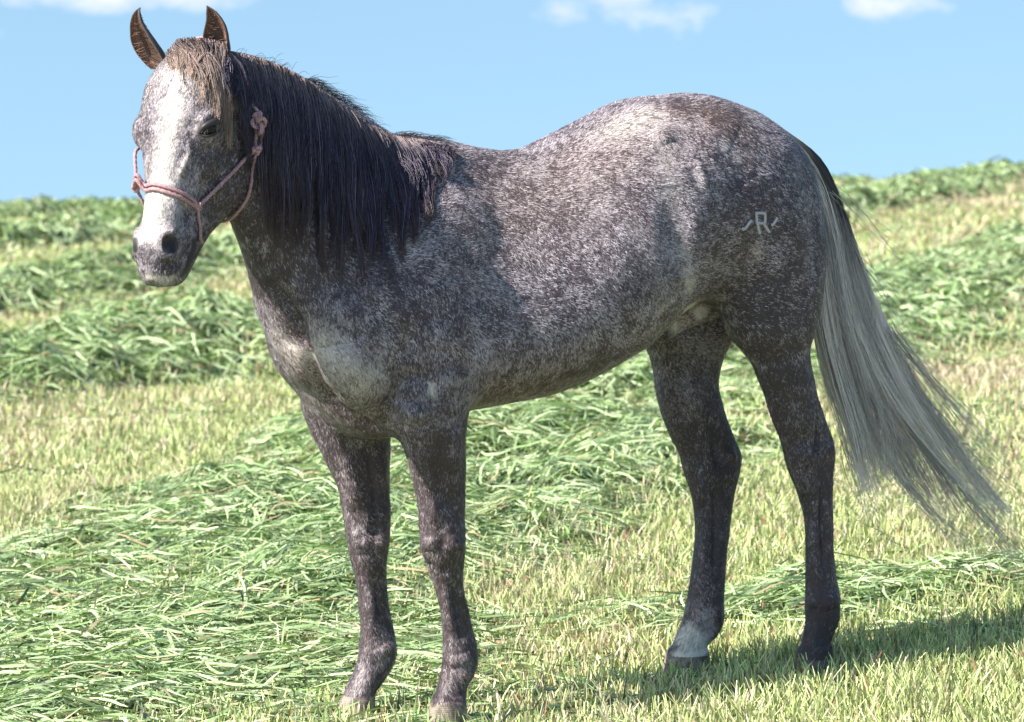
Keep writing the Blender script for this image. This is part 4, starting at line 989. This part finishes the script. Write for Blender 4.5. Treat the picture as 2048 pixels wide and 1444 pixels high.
# stubble: short upright cut stems
PP, WW, CC, SS = [], [], [], []
for y0, y1, dens, sc_ in [(-1.6, 3, 5200, 1.0), (3, 7, 3200, 1.15), (7, 14, 1300, 1.5), (14, 30, 520, 2.3), (30, 78, 110, 4.2)]:
    x, y = scatter(y0, y1, dens*QD); hm = hay(x, y); k = rng.random(len(x)) > np.clip(hm*1.3, 0, .93)
    k &= trod(x, y); tuft = vnoise(x*9, y*9, 21); k &= rng.random(len(x)) < .35+1.0*tuft; x, y = x[k], y[k]; n = len(x)
    hgt = rng.uniform(.022, .075, n)*(.5+.9*vnoise(x*1.3, y*1.3, 22))*(1+.25*(sc_-1)); az = rng.uniform(0, 6.28, n); lean = rng.uniform(0, .6, n)
    p0 = np.stack([x, y, gz(x, y)-.004], 1); d = np.stack([np.cos(az)*lean, np.sin(az)*lean, np.ones(n)], 1)
    t = np.array([0, .55, 1.0]); P = p0[:, None]+d[:, None]*hgt[:, None, None]*t[None, :, None]; P[:, 2, :2] += (d[:, :2]*hgt[:, None])*.35
    W = np.stack([np.ones(n), np.ones(n)*.95, np.full(n, .45)], 1)*(rng.uniform(.0013, .0030, n)*sc_)[:, None]
    az2 = rng.uniform(-.9, .9, n); S_ = np.stack([np.cos(az2), np.sin(az2), np.zeros(n)], 1)
    dry = (rng.random(n) < (.5+.5*np.clip((y-2)/2, 0, 1))*(.20+.50*np.clip((vnoise(x*.7, y*.35, 23)-.45)*5, 0, 1)*np.where(x < -.5, .6, 1)+.2*(x > 1.3)*(y > 3)))[:, None]
    g = np.array([.42, .50, .20])*rng.uniform(.25, 1.35, (n, 1))+np.array([.10, .08, .05])*rng.random((n, 1)); dr = np.array([.68, .56, .40])*rng.uniform(.4, 1.15, (n, 1))
    red = (rng.random(n) < .012)[:, None]; c = np.where(dry, dr, g); c = np.where(red, np.array([.35, .12, .07]), c)
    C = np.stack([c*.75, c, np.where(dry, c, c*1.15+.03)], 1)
    PP.append(P); WW.append(W); CC.append(C); SS.append(S_)
# taller uncut stems round the feet
x = []; y = []
for fx, fy in FEET:
    x.append(fx+rng.normal(0, .13, 40)); y.append(fy-.07-np.abs(rng.normal(0, .10, 40)))
x = np.concatenate(x); y = np.concatenate(y); n = len(x); hgt = rng.uniform(.03, .075, n); az = rng.uniform(0, 6.28, n); lean = rng.uniform(0, .45, n)
p0 = np.stack([x, y, gz(x, y)-.004], 1); d = np.stack([np.cos(az)*lean, np.sin(az)*lean, np.ones(n)], 1); P = p0[:, None]+d[:, None]*hgt[:, None, None]*np.array([0, .55, 1.0])[None, :, None]
W = np.stack([np.ones(n), np.ones(n)*.9, np.full(n, .3)], 1)*rng.uniform(.0016, .0032, n)[:, None]; az2 = rng.uniform(-.9, .9, n)
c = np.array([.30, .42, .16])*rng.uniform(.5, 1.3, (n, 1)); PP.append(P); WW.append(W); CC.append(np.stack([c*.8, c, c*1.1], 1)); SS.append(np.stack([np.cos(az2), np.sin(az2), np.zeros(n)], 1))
st = ribbons(np.concatenate(PP), np.concatenate(WW), np.concatenate(CC), np.concatenate(SS), 'stubble', M_blade)
# cut hay: long blades lying in the windrows, plus a thin scatter everywhere
PP, WW, CC, SS = [], [], [], []
for y0, y1, dens, sc_ in [(-1.6, 3, 2900, 1.0), (3, 7, 2500, 1.1), (7, 14, 1700, 1.45), (14, 30, 620, 2.3), (30, 80, 150, 4.5)]:
    x, y = scatter(y0, y1, dens*QD); hm = hay(x, y); k = rng.random(len(x)) < np.clip(hm*1.6, .10+.32*np.clip((vnoise(x*1.6, y*1.6, 41)-.4)*3, 0, 1), 1); x, y, hm = x[k], y[k], hm[k]; n = len(x)
    L = rng.uniform(.06, .24, n)*(1+.3*(sc_-1)); az = np.where(rng.random(n) < .6, rng.normal(.15, .55, n)+(vnoise(x*2.2, y*2.2, 31)-.5)*1.6, rng.uniform(-3.14, 3.14, n)); az += np.where(rng.random(n) < .5, math.pi, 0)
    m = 5; t = np.linspace(-.5, .5, m); bend = rng.normal(0, .55, n)
    a = az[:, None]+bend[:, None]*t[None]*1.6; dx = np.cos(a)*L[:, None]/(m-1); dy = np.sin(a)*L[:, None]/(m-1)
    X = x[:, None]+np.cumsum(dx, 1)-dx.sum(1)[:, None]/2; Y = y[:, None]+np.cumsum(dy, 1)-dy.sum(1)[:, None]/2
    lift = rng.random(n)**1.5*(.015+.07*np.clip(hm, 0, 1)); tilt = rng.normal(0, .16, n)*L*(1+.5*(sc_ > 2))
    Zz = gz(X.ravel(), Y.ravel()).reshape(n, m)+.006+lift[:, None]+tilt[:, None]*t[None]-np.abs(t)[None]*rng.uniform(0, .03, (n, 1))
    P = np.stack([X, Y, np.maximum(Zz, gz(X.ravel(), Y.ravel()).reshape(n, m)+.003)], -1)
    W = (np.array([.5, 1, 1, .8, .2])[None]*rng.uniform(.0022, .0052, n)[:, None]*sc_)
    tiltn = rng.uniform(-.9, .9, n); S_ = np.stack([-np.sin(az)*np.cos(tiltn), np.cos(az)*np.cos(tiltn), np.sin(tiltn)], 1)
    c = np.array([.21, .31, .12])*rng.uniform(.15, 1.5, (n, 1))+np.array([.06, .075, .055])*rng.random((n, 1))**2*1.6
    pal = (rng.random(n) < .40)[:, None]; c = np.where(pal, np.array([.52, .64, .36])*rng.uniform(.7, 1.2, (n, 1)), c); dry = (rng.random(n) < .05)[:, None]; c = np.where(dry, np.array([.42, .33, .2]), c)
    PP.append(P); WW.append(W); CC.append(np.repeat(c[:, None], m, 1)); SS.append(S_)
hy = ribbons(np.concatenate(PP), np.concatenate(WW), np.concatenate(CC), np.concatenate(SS), 'cut_hay', M_blade)
tag(hy, 'long cut green grass lying in windrows across the field', 'hay'); tag(st, 'short upright green and straw stubble between the windrows', 'stubble')
